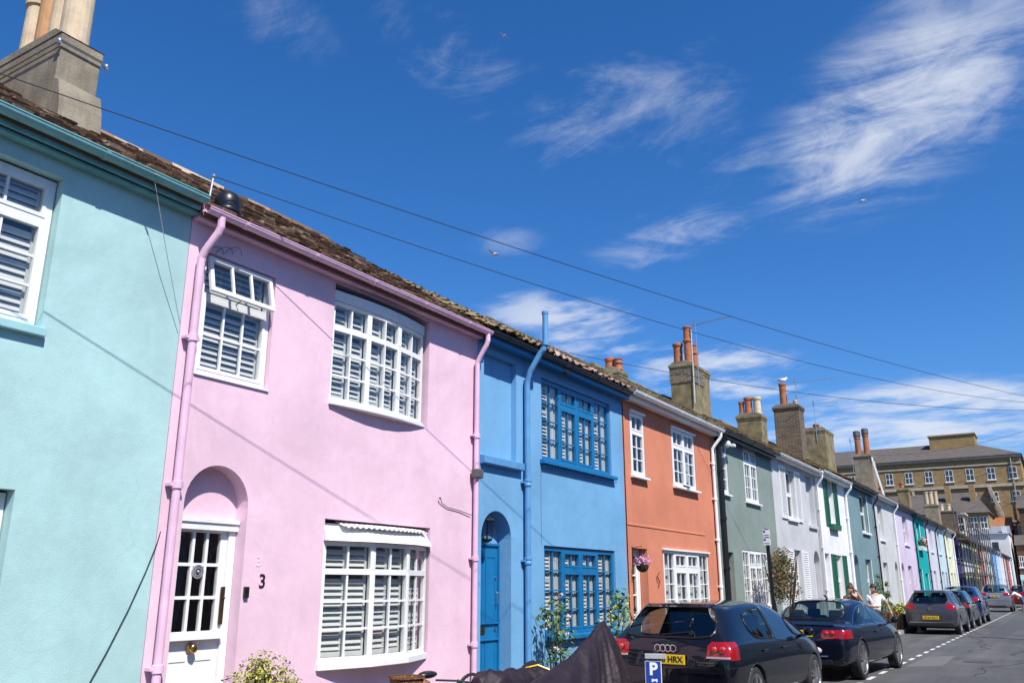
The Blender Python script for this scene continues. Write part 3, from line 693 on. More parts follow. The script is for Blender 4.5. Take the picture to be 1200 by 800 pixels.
# top-hung fanlight standing open
m=MB(); g=MB(); Hh=0.37; tl=R(13); hz=4.645
def hp(v): return (XF-.04+ (-v[2])*math.sin(tl)+v[0]*math.cos(tl), v[1], hz+v[2]*math.cos(tl)+v[0]*math.sin(tl))
q=MB(); a,b=4.945,5.735; t=.04
q.box(0,.035,a,b,-t,0); q.box(0,.035,a,b,-Hh,-Hh+t); q.box(0,.035,a,a+t,-Hh+t,-t); q.box(0,.035,b-t,b,-Hh+t,-t)
for k in (1,2): y=a+t+(b-a-2*t)*k/3; q.box(.004,.03,y-.012,y+.012,-Hh+t,-t)
m.add([hp(v) for v in q.v],q.f); fl=m.build('open_fanlight',WHITE,w); 
g.quad(*[hp(v) for v in ((.016,a+.02,-Hh+.02),(.016,b-.02,-Hh+.02),(.016,b-.02,-.02),(.016,a+.02,-.02))])
g.v=[tuple(v) for v in g.v]; 
for i,v in enumerate(g.v): pass
go=g.build('fanlight_pane',GLASS,w,recalc=False)
st=MB(); st.tube([hp((0,5.34,-Hh+.02)),(XF-.05,5.34,4.27)],.006,5); st.build('window_stay',BLACK,w)
bow(h,bowU,3.55,4.70,WHITE,0.27,3,1,sec=2,sill_h=.05,sill_out=.07)
# curved lead hood over the upper bow
p=MB(); po=[(x+.02,y) for x,y in bowU]; po=[(XF-.23,6.655)]+po+[(XF-.23,8.39)]
p.prism(po,4.704,4.82,'z'); p.build('bow_fascia',WHITE2,h)
p=MB(); n=len(bowU)
for i in range(n-1):
    (x0,y0),(x1,y1)=bowU[i],bowU[i+1]; p.quad((x0+.025,y0,4.822),(x1+.025,y1,4.822),(XF-.2,y1,4.885),(XF-.2,y0,4.885))
p.build('bow_hood',LEADM,h)
bow(h,bowL,0.86,2.06,WHITE,0.255,3,2,sec=1,sill_h=.07,sill_out=.045)
p=MB(); po=[(x+.055,y) for x,y in bowL]; 
lo=[(x+.075,y,2.064) for x,y in bowL]; hi=[(XF-.06+min(.0,x-XF)*.4,y,2.25) for x,y in bowL]
lo[0]=(lo[0][0],6.705,2.064); lo[-1]=(lo[-1][0],8.51,2.064)
for i in range(3): p.quad(lo[i],lo[i+1],hi[i+1],hi[i])
p.add([ (x,y,z) for x,y,z in lo]+[(XF-.23,8.51,2.064),(XF-.23,6.705,2.064)],[(0,1,2,3,4,5)])
p.quad(lo[0],hi[0],(XF-.23,6.705,2.25),(XF-.23,6.705,2.064)); p.quad(lo[3],hi[3],(XF-.23,8.51,2.25),(XF-.23,8.51,2.064))
p.build('bow_hood',WHITE,h,recalc=False)
p=MB(); n=72; prof=[]
for k in range(n+1):
    y=6.95+(8.40-6.95)*k/n; prof.append((y,0.014*math.sin(2*PI*k/4.0)))
for k in range(n):
    (a,ra),(b,rb)=prof[k],prof[k+1]
    def cx(y): 
        s=(y-6.95)/1.45; return XF+.045+.075*math.sin(PI*min(1,max(0,s)))
    A=(XF-.10,a,2.278+ra*.3); B=(XF-.10,b,2.278+rb*.3); C=(cx(b),b,2.222+rb); D=(cx(a),a,2.222+ra)
    p.quad(A,B,C,D); p.quad(*[(v[0],v[1],v[2]-.004) for v in (D,C,B,A)]); p.quad(D,C,(C[0],C[1],C[2]-.004),(D[0],D[1],D[2]-.004))
p.build('corrugated_hood',WHITE,h,recalc=False)
d=panel_door(h,4.945,5.655,0.14,2.195,XF-.15,WHITE,glazed=(3,3,0.535),panels=((0.06,0.42),),cols=2,fr=0.04,post=1.9)
tb=MB(); tb.box(XF-.16,XF-.10,4.945,5.655,2.10,2.197); tb.box(XF-.16,XF-.085,4.945,5.655,2.165,2.199); tb.build('door_head',WHITE2,h)
wb=MB(); wb.prism([(XF-.152,1.175),(XF-.09,1.165),(XF-.09,1.15),(XF-.152,1.14)],4.99,5.57,'y'); wb.build('weather_bar',WHITE,d)
knob(d,XF-.15,5.27,1.08,0.042)
lk=MB(); lk.box(XF-.146,XF-.125,5.545,5.585,1.27,1.60); lk.lathe((XF-.125,5.565,1.50),[(.014,0),(.012,.02),(.002,.025)],10,'x'); lk.build('lock_plate',paint('dark_bronze',(0.10,0.06,0.035),0.4,0.2,20,metal=0.8),d,bevel=.004)
rg=MB()
for rr in (0.036,0.055): rg.lathe((XF-.148,5.27,1.73),[(rr-.007,0),(rr-.007,.012),(rr+.007,.012),(rr+.007,0)],22,'x',cap=False)
rg.sphere((XF-.14,5.27,1.73),.017,8,5); rg.build('wreath',paint('pale_wire',(0.45,0.46,0.48),0.4,0.2,20,metal=0.6),d)
bl=MB(); bl.box(XF+.0,XF+.03,5.685,5.735,1.50,1.60); bl.box(XF+.03,XF+.036,5.695,5.725,1.56,1.585); bl.build('doorbell',BLACK,h,bevel=.006)
t=MB(); text(t,'3',front_M(XF+.003,5.905,1.645),0.18,0.003,bold=.002); t.build('house_number',paint('black_numeral',(0.03,0.012,0.02),0.4),h)
t=MB(); text(t,'3',front_M(XF+.002,5.845,1.825),0.13,0.002); t.build('old_house_number',paint('pale_numeral',(0.75,0.62,0.70),0.5),h)
roof(h,TILE,4.70,9.50,5.03,'tile',Xe=-6.31,rise=2.11,moss=420,gauge=0.115,wid=0.165)
gutter(h,PINKP,4.70,9.52,5.0,r=0.046,xo=-6.245,fas=(0.09,-6.355))
tr=MB(); tr.box(XF+.002,-6.40,4.705,9.495,4.93,4.958); tr.build('cornice',PINKP,h)
downpipe(h,PINKP,4.80,4.96,r=0.037,xp=-6.435,xg=-6.29,yg=4.87,collars=(3.78,2.45,0.95))
downpipe(h,PINKP,9.41,4.96,r=0.034,xp=-6.44,xg=-6.29,yg=9.44,collars=(3.55,1.95,0.9))
bx=MB(); bx.box(XF+.03,XF+.13,9.33,9.49,2.98,3.10); bx.build('cable_box',paint('grey_box',(0.10,0.09,0.085),0.5),h,bevel=.015)
wr=MB(); wr.tube([(XF+.04,8.66,2.66),(XF+.015,8.72,2.60),(XF+.015,8.85,2.56),(XF+.015,9.1,2.54),(XF+.02,9.36,2.50)],.005,6); wr.sphere((XF+.03,8.66,2.66),.013,8,5); wr.build('wire',BLACK,h)
wr=MB()
for k in range(3):
    wr.tube([(XF+.02+.01*k,4.98+.1*k+.10*math.cos(t*.5),4.70+.06*math.sin(t*.7)+.03*k) for t in range(8)],.003,5)
wr.build('wire',BLACK,h)
cw=MB(); cw.lathe((-6.42,5.02,5.17),[(.02,-.10),(.105,-.10),(.12,-.05),(.125,.04),(.112,.09),(.085,.125),(.042,.148),(.003,.155)],20); cw.lathe((-6.42,5.02,5.17),[(.132,-.075),(.137,-.06),(.132,-.045)],20,cap=False); cw.build('vent_cowl',BLACK,h,smooth=True)
bk=MB(); bk.tube([(-6.28,4.70,5.08),(-6.28,4.72,5.33)],.010,6); bk.sphere((-6.28,4.72,5.33),.025,8,5); bk.build('cable_bracket',ALLOY,h)

# --- 2 blue
BLUE=stucco('blue_stucco',(0.165,0.38,0.61)); BLUEP=paint('strong_blue_gloss',(0.008,0.155,0.36),0.35,0.05,5,0.05,30); BLUEM=paint('mid_blue_gloss',(0.10,0.29,0.54),0.5,0.08,5,0.1,30,dirt=.3,dirt_c=(.05,.15,.30))
h=H[2]=house('blue house with deep blue window frames and an arched blue front door',9.50,14.22)
facade(h,BLUE,9.50,14.22,5.08,[op(9.66,10.52,3.33,4.80,0.09,blank=True),op(11.26,13.72,3.46,4.75,0.10),op(11.30,13.74,0.90,2.19,0.10),op(9.63,10.38,0.12,2.60,0.22,arch=0.36,blank_from=2.18)],ridge=(-9.6,6.9))
S4=[dict(w=1,cols=2,tr=False,rows=4),dict(w=1,cols=2,sash=True),dict(w=1,cols=2,sash=True),dict(w=1,cols=2,tr=False,rows=4)]
window(h,11.27,13.71,3.47,4.74,S4,BLUEP,rec=0.03,transom=0.235,rows=3,fr=0.06,mul=0.075,sill=(0.09,0.075,0.07),sill_mat=BLUEP,blind='half')
window(h,11.31,13.73,0.92,2.18,S4,BLUEP,rec=0.03,transom=0.235,rows=3,fr=0.06,mul=0.075,sill=(0.09,0.075,0.02),sill_mat=BLUEP,blind='half')
dr=MB(); k=0; y=11.24
while y<13.8:
    dr.lathe((XF+.055,y,3.37),[(.012,0),(.01,-.02),(.001,-.028)],6); y+=.09
dr.build('drip_edge',BLUEP,h)
sl=MB(); sl.prism([(XF+.0,3.33),(XF+.085,3.315),(XF+.085,3.215),(XF+.0,3.20)],9.58,10.62,'y'); sl.build('niche_sill',BLUEM,h,bevel=.006)
d=panel_door(h,9.635,10.375,0.14,2.175,XF-.20,BLUEP,panels=((0.05,0.40),(0.50,0.93)),cols=2,fr=0.03)
lb=MB(); lb.box(XF-.206,XF-.19,9.83,10.03,0.995,1.075); lb.box(XF-.19,XF-.184,9.85,10.01,1.01,1.06); lb.build('letterbox',BRASS,d,bevel=.004)
hd=MB()
hd.tube([(XF-.195,10.28,1.38),(XF-.15,10.28,1.39),(XF-.15,10.28,1.52),(XF-.195,10.28,1.53)],.012,8); hd.lathe((XF-.2,10.28,1.72),[(.02,0),(.02,.02),(.01,.025)],10,'x'); hd.lathe((XF-.2,10.28,1.05),[(.018,0),(.018,.02),(.01,.025)],10,'x'); hd.build('door_handle',CHROME,d)
rail=MB()
for z in (1.14,0.93): rail.prism([(XF-.204,z),(XF-.175,z-.004),(XF-.175,z-.022),(XF-.204,z-.03)],9.67,10.34,'y')
rail.build('rail_moulding',BLUEP,d)
pp=MB(); px,py=-6.43,10.72
pp.tube([(px,py,0.12),(px,py,4.52),(px+.01,py+.0,4.58),(px+.05,py-.0,4.70),(-6.22,py+.04,4.98),(-6.17,py+.05,5.03),(-6.14,py+.06,5.12),(-6.14,py+.06,5.62)],.044,14)
for z in (3.05,1.95): 
    pp.lathe((px,py,z),[(.044,-.05),(.058,-.045),(.058,-.02),(.049,0),(.058,.02),(.058,.045),(.044,.05)],14,cap=False); pp.box(XF+.002,px,py-.09,py+.09,z-.012,z+.012)
pp.lathe((-6.14,py+.06,5.12),[(.044,-.03),(.056,-.025),(.056,.03),(.044,.035)],14,cap=False); pp.lathe((-6.14,py+.06,5.61),[(.044,-.03),(.05,-.02),(.05,.02),(.044,.02)],14,cap=False)
pp.build('soil_pipe',BLUEM,h)
roof(h,MOSST,9.50,11.3,5.08,'pan',rise=1.93,moss=900,gauge=0.19,wid=0.2)
roof(h,PINKT,11.3,14.22,5.07,'pan',rise=1.93,moss=260,gauge=0.22,wid=0.22)
gutter(h,BLACK,9.53,14.22,5.03,r=0.048,xo=-6.235,fascia=BLUEP,fas=(0.17,-6.33))
wr=MB(); wr.tube([(-6.2,py+.55,4.98),(-6.15,py+.75,4.92),(-6.2,py+.95,4.98),(-6.3,py+1.05,4.86)],.006,5); wr.sphere((-6.24,py+.9,4.86),.05,8,5); wr.build('wire',BLACK,h)
cr=MB(); cr.box(XF+.001,XF+.004,11.22,11.226,2.2,3.38); cr.build('crack',paint('blue_crack',(0.05,0.12,0.24),0.9),h)

# --- 3 orange
ORANGE=stucco('orange_masonry_paint',(0.64,0.235,0.14),bump=0.9)
h=H[3]=house('orange house with white windows and a pink hanging basket by its door',14.22,19.22)
facade(h,ORANGE,14.22,19.22,5.06,[op(14.56,15.20,3.58,4.78,0.08),op(16.62,17.94,3.58,4.79,0.08),op(14.44,15.13,0.12,2.27,0.22),op(15.88,18.40,1.0,2.29,0.08)],ridge=(-9.6,7.0))
window(h,14.57,15.19,3.59,4.77,[dict(w=1,cols=2,sash=True)],WHITE,rec=0.0,transom=0.29,rows=3,sill=(0.09,0.06,0.06),lintel=0.03,curtain=[(0.05,0.5)])
w=window(h,16.63,17.93,3.59,4.78,[dict(w=1,cols=2),dict(w=1,cols=2,sash=True)],WHITE,rec=0.0,transom=0.29,rows=3,sill=(0.10,0.06,0.06),lintel=0.05,curtain=[(0.62,0.95)])
wh=MB(); wh.prism([(XF+.03,3.64),(XF+.12,3.61),(XF+.12,3.57),(XF+.03,3.60)],17.1,17.25,'y'); wh.build('window_handle',BLACK,w)
window(h,15.89,18.39,1.02,2.28,[dict(w=1,cols=2,tr=False,rows=4),dict(w=1.25,cols=2,sash=True),dict(w=1.25,cols=2,sash=True),dict(w=1,cols=2,tr=False,rows=4)],WHITE,rec=0.0,transom=0.25,rows=3,fr=0.055,mul=0.09,sill=(0.07,0.06,0.03),lintel=0.05,curtain=[(0.0,1.0)])
d=panel_door(h,14.45,15.12,0.14,2.26,XF-.18,WHITE,glazed=(1,4,0.30),panels=((0.05,0.26),),cols=1,fr=0.04)
sc=MB(); sc.tube([(XF+.03,15.55+.05*math.sin(k*.9),1.62+k*.03) for k in range(9)],.012,6); sc.build('wall_ornament',paint('rust_iron',(0.22,0.07,0.03),0.6,0.2,20),h)
bd=MB(); bd.sweep([(XF+.001,2.66),(XF+.012,2.665),(XF+.012,2.69),(XF+.001,2.70)],14.3,18.3); bd.build('render_band',ORANGE,h)
roof(h,SLATE,14.22,19.22,5.13,'slate',rise=1.9,gauge=0.19,wid=0.25,ridge_mat=TERRA)
dv,nv,Lv=slope_pts(-6.27,5.13,-9.6,7.03)
for yy in (14.25,19.2):
    vg=MB()
    for k in range(40):
        s=Lv*k/40; p=Vector((-6.27,yy,5.13))+dv*s+nv*.02; vg.xbox(Matrix.Translation(p)@Matrix.Rotation(random.uniform(-.1,.1),4,'X'),.10,.16,random.uniform(.05,.09))
    vg.build('verge',island('mossy_verge',[(0,(0.09,0.08,0.045)),(1,(0.22,0.19,0.12))],moss=((0.10,0.09,0.03),6,0.5)),h)
gutter(h,WHITE,14.20,19.22,5.07,r=0.062,xo=-6.18,fas=(0.18,-6.32))
downpipe(h,WHITE,18.98,5.02,r=0.036,xp=-6.44,xg=-6.24,yg=19.05,collars=(4.3,3.5,2.6,1.6))
wr=MB(); wr.tube([(XF+.015,14.235,4.9),(XF+.015,14.24,1.2)],.008,5); wr.build('wire',BLACK,h)

# --- 4 grey green
GREEN=stucco('grey_green_stucco',(0.225,0.28,0.252))
h=H[4]=house('grey-green house with white small-paned windows and a thick black downpipe',19.22,24.03)
facade(h,GREEN,19.22,24.03,5.12,[op(19.58,20.18,3.70,4.98,0.06),op(21.48,22.62,3.66,5.02,0.06),op(19.55,20.18,0.12,2.37,0.22),op(20.85,22.95,1.14,2.46,0.06)],ridge=(-9.6,7.05))
window(h,19.59,20.17,3.71,4.97,[dict(w=1,cols=2,sash=True)],WHITE,rec=0.01,transom=0.26,rows=3,sill=(0.07,0.06,0.06),curtain=[(0.5,0.95)])
window(h,21.49,22.61,3.67,5.01,[dict(w=1,cols=2,sash=True),dict(w=1,cols=2,sash=True)],WHITE,rec=0.01,transom=0.25,rows=3,sill=(0.07,0.06,0.06),curtain=[(0.05,0.3),(0.7,0.95)])
window(h,20.86,22.94,1.15,2.45,[dict(w=1,cols=2,tr=False,rows=4),dict(w=1,cols=2,sash=True),dict(w=1,cols=2,sash=True),dict(w=1,cols=2,tr=False,rows=4)],WHITE,rec=0.01,transom=0.26,rows=3,mul=0.05,sill=(0.10,0.08,0.06),curtain=[(0.0,0.3),(0.6,1.0)])
ORD=paint('red_orange_door_paint',(0.55,0.11,0.035),0.4,0.06,6)
panel_door(h,19.56,20.17,0.14,2.36,XF-.18,ORD,frame=WHITE,fr=0.06)
roof(h,MOSST,19.22,24.03,5.18,'tile',rise=1.95,gauge=0.22,wid=0.24,moss=80)
gutter(h,BLACK,19.22,24.03,5.12,r=0.06,xo=-6.2,fas=(0.18,-6.33))
m=MB(); m.tube([(-6.24,19.42,5.05),(-6.3,19.42,4.9),(-6.42,19.42,4.75),(-6.42,19.42,.12)],.055,12)
for z in (4.2,3.1,2.0,.9): m.lathe((-6.42,19.42,z),[(.055,-.04),(.07,-.035),(.07,.035),(.055,.04)],12,cap=False)
m.box(-6.42-.06,-6.42+.08,19.36,19.56,4.86,5.02); m.build('downpipe',BLACK,h)
lm=MB(); lm.lathe((-6.36,19.85,4.86),[(.002,.05),(.06,.045),(.09,.0),(.085,-.04),(.04,-.07)],12,'y'); lm.box(XF,-6.36,19.83,19.87,4.86,4.90); lm.box(-6.33,-6.24,19.95,20.12,4.82,4.88); lm.build('floodlight',WHITE,h)
ch=chimney(h,RENDER2,-9.07,-8.40,23.4,24.9,5.9,7.93,pots=[(-8.56,23.62,1.12,.13,TERRA,1),(-8.90,23.68,0.66,.15,TERRA,0),(-8.55,24.1,0.66,.13,TERRA,1),(-8.75,24.5,.35,.13,TERRA,0)],cap=0.045)
b=MB(); b.box(-9.09,-8.38,23.38,24.3,7.36,7.76); b.build('brick_courses',bricks('pale_joint_brick',(0.20,0.16,0.10),(0.09,0.07,0.055),(0.34,0.31,0.25)),ch)
aerial(ch,-8.28,23.6,7.2,9.15,1.25,R(105),9,.3)
b=MB(); b.tube([(-8.35,23.36,6.7),(-8.34,23.36,8.9)],.02,6); b.build('aerial_cable',paint('pale_cable',(0.5,0.5,0.48),0.6),ch)
ch2=chimney(H[3],RENDER2,-9.15,-8.68,18.9,19.4,6.2,6.80,pots=[(-9.03,19.15,.34,.13,TERRA,0),(-8.80,19.15,.28,.12,TERRA,1)],cap=.03)

# --- 5 pale grey with white shutters
LGREY=stucco('pale_grey_stucco',(0.525,0.535,0.55)); 
h=H[5]=house('pale grey house with white louvred shutters beside its windows',24.03,29.20)
facade(h,LGREY,24.03,29.20,5.2,[op(25.35,26.38,3.50,4.93,0.14),op(27.80,28.72,3.43,5.02,0.14,blank=True),op(25.62,26.48,0.95,2.62,0.16),op(28.00,28.76,0.12,2.68,0.2,arch=.38,blank_from=2.3)],ridge=(-9.6,7.1))
window(h,25.36,26.37,3.51,4.92,[dict(w=1,cols=1,sash=True)],WHITE,rec=0.1,transom=0.5,rows=1,sill=(0.07,0.09,0.05),curtain=[(0.05,0.95)])
window(h,25.63,26.47,0.97,2.61,[dict(w=1,cols=1,sash=True)],WHITE,rec=0.11,transom=0.5,rows=1,sill=(0.07,0.09,0.05),curtain=[(0.05,0.95)])
for a,b,c,d_ in ((24.72,25.33,3.46,4.95),(26.40,27.0,3.46,4.95),(24.98,25.58,0.98,2.6),(26.55,27.2,0.98,2.6)): shutter(h,a,b,c,d_,WHITE)
sl=MB(); sl.box(XF+.001,XF+.07,27.75,28.78,3.35,3.43); sl.build('niche_sill',LGREY,h)
panel_door(h,28.02,28.74,0.14,2.28,XF-.18,WHITE2,fr=0.05)
roof(h,MOSST,24.03,29.20,5.24,'tile',rise=1.95,gauge=0.22,wid=0.24,moss=30)
gutter(h,WHITE,24.03,29.20,5.18,r=0.055,xo=-6.2,fas=(0.14,-6.33))
m=MB()
for k,dx in enumerate((0,.1,.19)): m.tube([(XF+.02,28.86+dx,5.0),(XF+.02,28.88+dx,3.3),(XF+.02,28.84+dx,1.4)],.009,5)
m.build('wire',paint('grey_wire',(0.35,0.35,0.34),0.5),h)
downpipe(h,WHITE2,29.12,5.14,r=.035,xp=-6.44,xg=-6.25,collars=(4,2.8,1.5))
chimney(h,RENDER2,-8.78,-7.95,28.65,29.3,5.8,7.22,pots=[(-8.66,28.9,.5,.10,TERRA,0),(-8.42,28.9,.62,.145,TERRA,0),(-8.12,28.9,.60,.145,BUFF,0)],cap=.04)

# --- 6 white with green shutters
WHT=stucco('white_stucco',(0.78,0.79,0.79)); GRN=paint('deep_green_paint',(0.01,0.12,0.055),0.4,0.08,6)
h=H[6]=house('white house with deep green louvred shutters and window box',29.20,33.70)
facade(h,WHT,29.20,33.70,5.3,[op(30.80,31.66,3.66,5.26,0.15),op(31.05,32.1,0.95,2.64,0.16),op(29.46,30.18,0.12,2.65,0.2)],ridge=(-9.6,7.2))
window(h,30.81,31.65,3.67,5.25,[dict(w=1,cols=1,sash=True)],WHITE,rec=0.11,transom=0.5,rows=1,curtain=[(.0,1.)])
window(h,31.06,32.09,0.97,2.63,[dict(w=1,cols=1,sash=True)],WHITE,rec=0.12,transom=0.5,rows=1,sill=(.06,.08,.04),curtain=[(.0,1.)])
for a,b,c,d_ in ((30.2,30.78,3.58,5.28),(31.70,32.26,3.58,5.28),(30.40,31.02,0.95,2.65),(32.14,32.76,0.95,2.65)): shutter(h,a,b,c,d_,GRN)
bx=MB(); bx.prism([(XF+.004,3.64),(XF+.16,3.64),(XF+.14,3.46),(XF+.004,3.46)],30.6,31.85,'y'); bx.build('window_box',GRN,h)
panel_door(h,29.47,30.17,0.14,2.63,XF-.18,WHITE2,fr=0.05)
roof(h,MOSST,29.20,33.70,5.34,'tile',rise=1.9,gauge=0.24,wid=0.26,moss=20)
gutter(h,WHITE,29.20,33.75,5.27,r=0.06,xo=-6.17,fas=(0.2,-6.31))
downpipe(h,WHITE,33.55,5.2,r=.04,xp=-6.43,xg=-6.22,collars=(4,2.8,1.5))
ch=chimney(h,STOCK,-8.76,-7.79,33.4,34.15,6.0,8.37,pots=[(-8.42,33.75,.92,.14,TERRA,2),(-7.98,33.8,.22,.10,BUFF,0)],cap=.05)
aerial(ch,-7.86,33.6,8.3,9.35,1.5,R(85),6,.25)

# --- 7 teal grey
TGREY=stucco('teal_grey_stucco',(0.175,0.275,0.30))
h=H[7]=house('slate teal house with white-edged windows and an arched doorway',33.70,39.30)
facade(h,TGREY,33.70,39.30,5.4,[op(36.45,37.95,3.68,5.2,0.2),op(36.35,37.5,1.0,2.63,0.2),op(34.2,35.0,0.12,2.75,0.2,arch=.4,blank_from=2.35)],ridge=(-9.6,7.3))
window(h,36.46,37.94,3.69,5.19,[dict(w=1,cols=1,sash=True)],WHITE,rec=0.13,transom=0.5,rows=1,sill=(.09,.10,.04),curtain=[(0,.4)])
window(h,36.36,37.49,1.02,2.62,[dict(w=1,cols=1,sash=True)],WHITE,rec=0.13,transom=0.5,rows=1,sill=(.06,.08,.04),curtain=[(0,1)])
for q in ((37.951,38.03,3.60,5.2),(37.501,37.58,1.0,2.63)): rv=MB(); rv.box(XF-.12,XF+.012,*q); rv.build('reveal_trim',WHITE,h)
panel_door(h,34.22,34.98,0.14,2.33,XF-.18,TGREY,frame=WHITE)
roof(h,MOSST,33.70,39.30,5.45,'tile',rise=1.9,gauge=0.26,wid=0.3)
gutter(h,BLACK,33.72,39.30,5.39,r=0.055,xo=-6.2,fas=(0.16,-6.33))
downpipe(h,BLACK,39.2,5.3,r=.035,xp=-6.44,xg=-6.25,collars=(4,2.8,1.5))
ch=chimney(h,RENDER2,-8.9,-7.85,38.0,39.6,6.2,8.15,pots=[(-8.3,38.5,.25,.14,TERRA,0)],cap=.03)
aerial(ch,-8.2,37.97,7.6,9.3,1.0,R(80),7,.35); aerial(ch,-8.9,37.97,7.8,9.6,.6,R(60),6,.3)

# --- the far half of the terrace, simpler fronts
def far_house(i,label,Y0,Y1,c,Zg,win,door=None,gm=BLACK,trim=None,roofm=MOSST,wm=WHITE,box=False,low=None,pipe=True):
    mt=c if not isinstance(c,tuple) else stucco('stucco_%d'%i,c); h=H[i]=house(label,Y0,Y1)
    ops=[]; 
    for (a,b,z0,z1) in win: ops.append(op(a,b,z0,z1,0.2))
    if door: ops.append(op(door[0],door[1],0.12,door[2],0.2,arch=.4,blank_from=2.3) if door[3] else op(door[0],door[1],0.12,door[2],0.2))
    facade(h,mt,Y0,Y1,Zg+.02,ops,ridge=(-9.6,Zg+1.85))
    for (a,b,z0,z1) in win: window(h,a+.01,b-.01,z0+.01,z1-.01,[dict(w=1,cols=1,sash=True)],wm,rec=0.13,transom=0.5,rows=1,sill=(.07,.08,.05),curtain=[(0,1)],sill_mat=trim or wm)
    if door: panel_door(h,door[0]+.01,door[1]-.01,.14,(2.29 if door[3] else door[2]-.02),XF-.18,door[4])
    m=MB(); d,n,L=slope_pts(-6.27,Zg+.06,-9.6,Zg+1.95)
    k=0; rows=int(L/.33)
    for r_ in range(rows):
        y=Y0-(r_%2)*.15
        while y<Y1:
            a,b=max(Y0,y+.006),min(Y1,y+.294); 
            if b-a>.03:
                s0=r_*.33-.02+random.uniform(-.015,.015); p=Vector((-6.27,(a+b)/2,Zg+.06))+d*(s0+.19)+n*(.02+random.uniform(0,.012))
                M=Matrix.Translation(p)@Matrix(((d.x,0,n.x,0),(0,1,0,0),(d.z,0,n.z,0),(0,0,0,1))); m.xbox(M,.40,b-a,.022)
            y+=.30
    m.quad((-6.3,Y0,Zg+.03),(-6.3,Y1,Zg+.03),(-9.6,Y1,Zg+1.9),(-9.6,Y0,Zg+1.9)); m.quad((-12.5,Y0,Zg+.03),(-12.5,Y1,Zg+.03),(-9.6,Y1,Zg+1.9),(-9.6,Y0,Zg+1.9))
    m.tube([(-9.6,Y0,Zg+1.93),(-9.6,Y1,Zg+1.93)],.11,8)
    m.build('roof',roofm,h)
    gutter(h,gm,Y0+.02,Y1-.02,Zg,r=.055,xo=-6.2,fas=(.15,-6.33),brackets=False)
    if pipe: downpipe(h,gm,Y1-.12,Zg-.06,r=.035,xp=-6.44,xg=-6.25,collars=(3.5,1.9))
    return h
far_house(8,'pale stone-grey house between the slate teal and the lilac house',39.30,44.60,(0.56,0.575,0.56),5.39,[(40.35,41.5,3.55,5.08),(40.3,41.4,1.0,2.6)],(43.3,44.1,2.7,True,WHITE2),gm=WHITE)
far_house(9,'lilac house with one upstairs window beside the turquoise house',44.60,50.80,(0.63,0.54,0.66),5.39,[(47.2,48.7,3.62,5.05),(47.3,48.6,1.0,2.6)],(45.2,46.0,2.7,True,WHITE2),gm=BLACK)
far_house(10,'bright turquoise house with a flowering window box',50.80,55.40,(0.0,0.36,0.35),5.34,[(52.0,53.3,3.6,5.0),(53.4,54.5,0.9,2.3)],(51.4,52.2,2.5,False,WHITE),gm=BLACK)
for q in ((53.301,53.42,3.5,5.0),(52.201,52.32,0.2,2.5),(54.501,54.62,0.9,2.3)): rv=MB(); rv.box(XF-.12,XF+.012,*q); rv.build('reveal_trim',WHITE,H[10])
far_house(11,'pale grey-lilac house just past the turquoise house',55.40,60.0,(0.58,0.58,0.64),5.33,[(57.2,58.4,3.6,5.0),(57.2,58.4,1.0,2.5)],(55.8,56.6,2.5,False,WHITE2),gm=BLACK)
far_house(12,'powder blue house with a black downpipe before the cream house',60.0,64.6,(0.50,0.62,0.67),5.33,[(61.2,62.4,3.6,5.0),(61.2,62.4,1.0,2.5)],(63.2,64.0,2.5,False,BLACK),gm=BLACK)
far_house(13,'cream house before the purple house and the scaffolding',64.6,70.2,(0.72,0.72,0.55),5.34,[(66.4,67.6,3.6,5.0),(66.4,67.6,1.0,2.5)],(68.4,69.2,2.5,False,WHITE2),gm=WHITE)
far_house(14,'dark purple house at the near end of the scaffolding',70.2,75.2,(0.055,0.04,0.17),5.36,[(72.0,73.2,3.6,5.0),(72.0,73.2,1.0,2.5)],(73.9,74.7,2.5,False,WHITE2),gm=BLACK)
far_house(15,'off-white house behind the scaffolding next to the purple house',75.2,80.4,(0.60,0.63,0.62),5.38,[(77.0,78.2,3.6,5.0),(77.0,78.2,1.0,2.5)],(79.0,79.8,2.5,False,WHITE2),gm=BLACK)
far_house(16,'pale grey house behind the scaffolding next to the yellow house',80.4,85.4,(0.50,0.53,0.54),5.42,[(82.2,83.4,3.6,5.0),(82.2,83.4,1.0,2.5)],(84.0,84.8,2.5,False,WHITE2),gm=BLACK)
far_house(17,'yellow house at the far end of the scaffolding',85.4,90.2,(0.75,0.66,0.22),5.46,[(87.0,88.2,3.6,5.0),(87.0,88.2,1.0,2.5)],(89.0,89.8,2.5,False,WHITE2),gm=BLACK)
far_house(18,'salmon pink house beyond the yellow house',90.2,94.6,(0.72,0.36,0.33),5.5,[(91.6,92.8,3.6,5.0),(91.6,92.8,1.0,2.5)],(93.2,94.0,2.5,False,ORD),gm=TERRA)
far_house(19,'peach orange house beyond the salmon pink house',94.6,100.6,(0.74,0.38,0.22),5.5,[(96.6,97.8,3.6,5.0),(96.6,97.8,1.0,2.5)],(98.6,99.4,2.5,False,WHITE2),gm=WHITE)
far_house(20,'pale ice blue house beyond the peach orange house',100.6,107.6,(0.52,0.65,0.72),5.5,[(103,104.4,3.6,5.0),(103,104.4,1.0,2.5)],(105.8,106.6,2.5,False,WHITE2),gm=BLACK)
far_house(21,'cornflower blue house among the far pale blue houses',107.6,114.6,(0.13,0.33,0.60),5.52,[(110,111.4,3.6,5.0),(110,111.4,1.0,2.5)],(112.8,113.6,2.5,False,WHITE2),gm=BLACK)
far_house(22,'light sky blue house beyond the cornflower blue house',114.6,123.0,(0.42,0.58,0.72),5.55,[(117,118.4,3.6,5.0),(117,118.4,1.0,2.5)],(120.8,121.6,2.5,False,WHITE2),gm=WHITE)
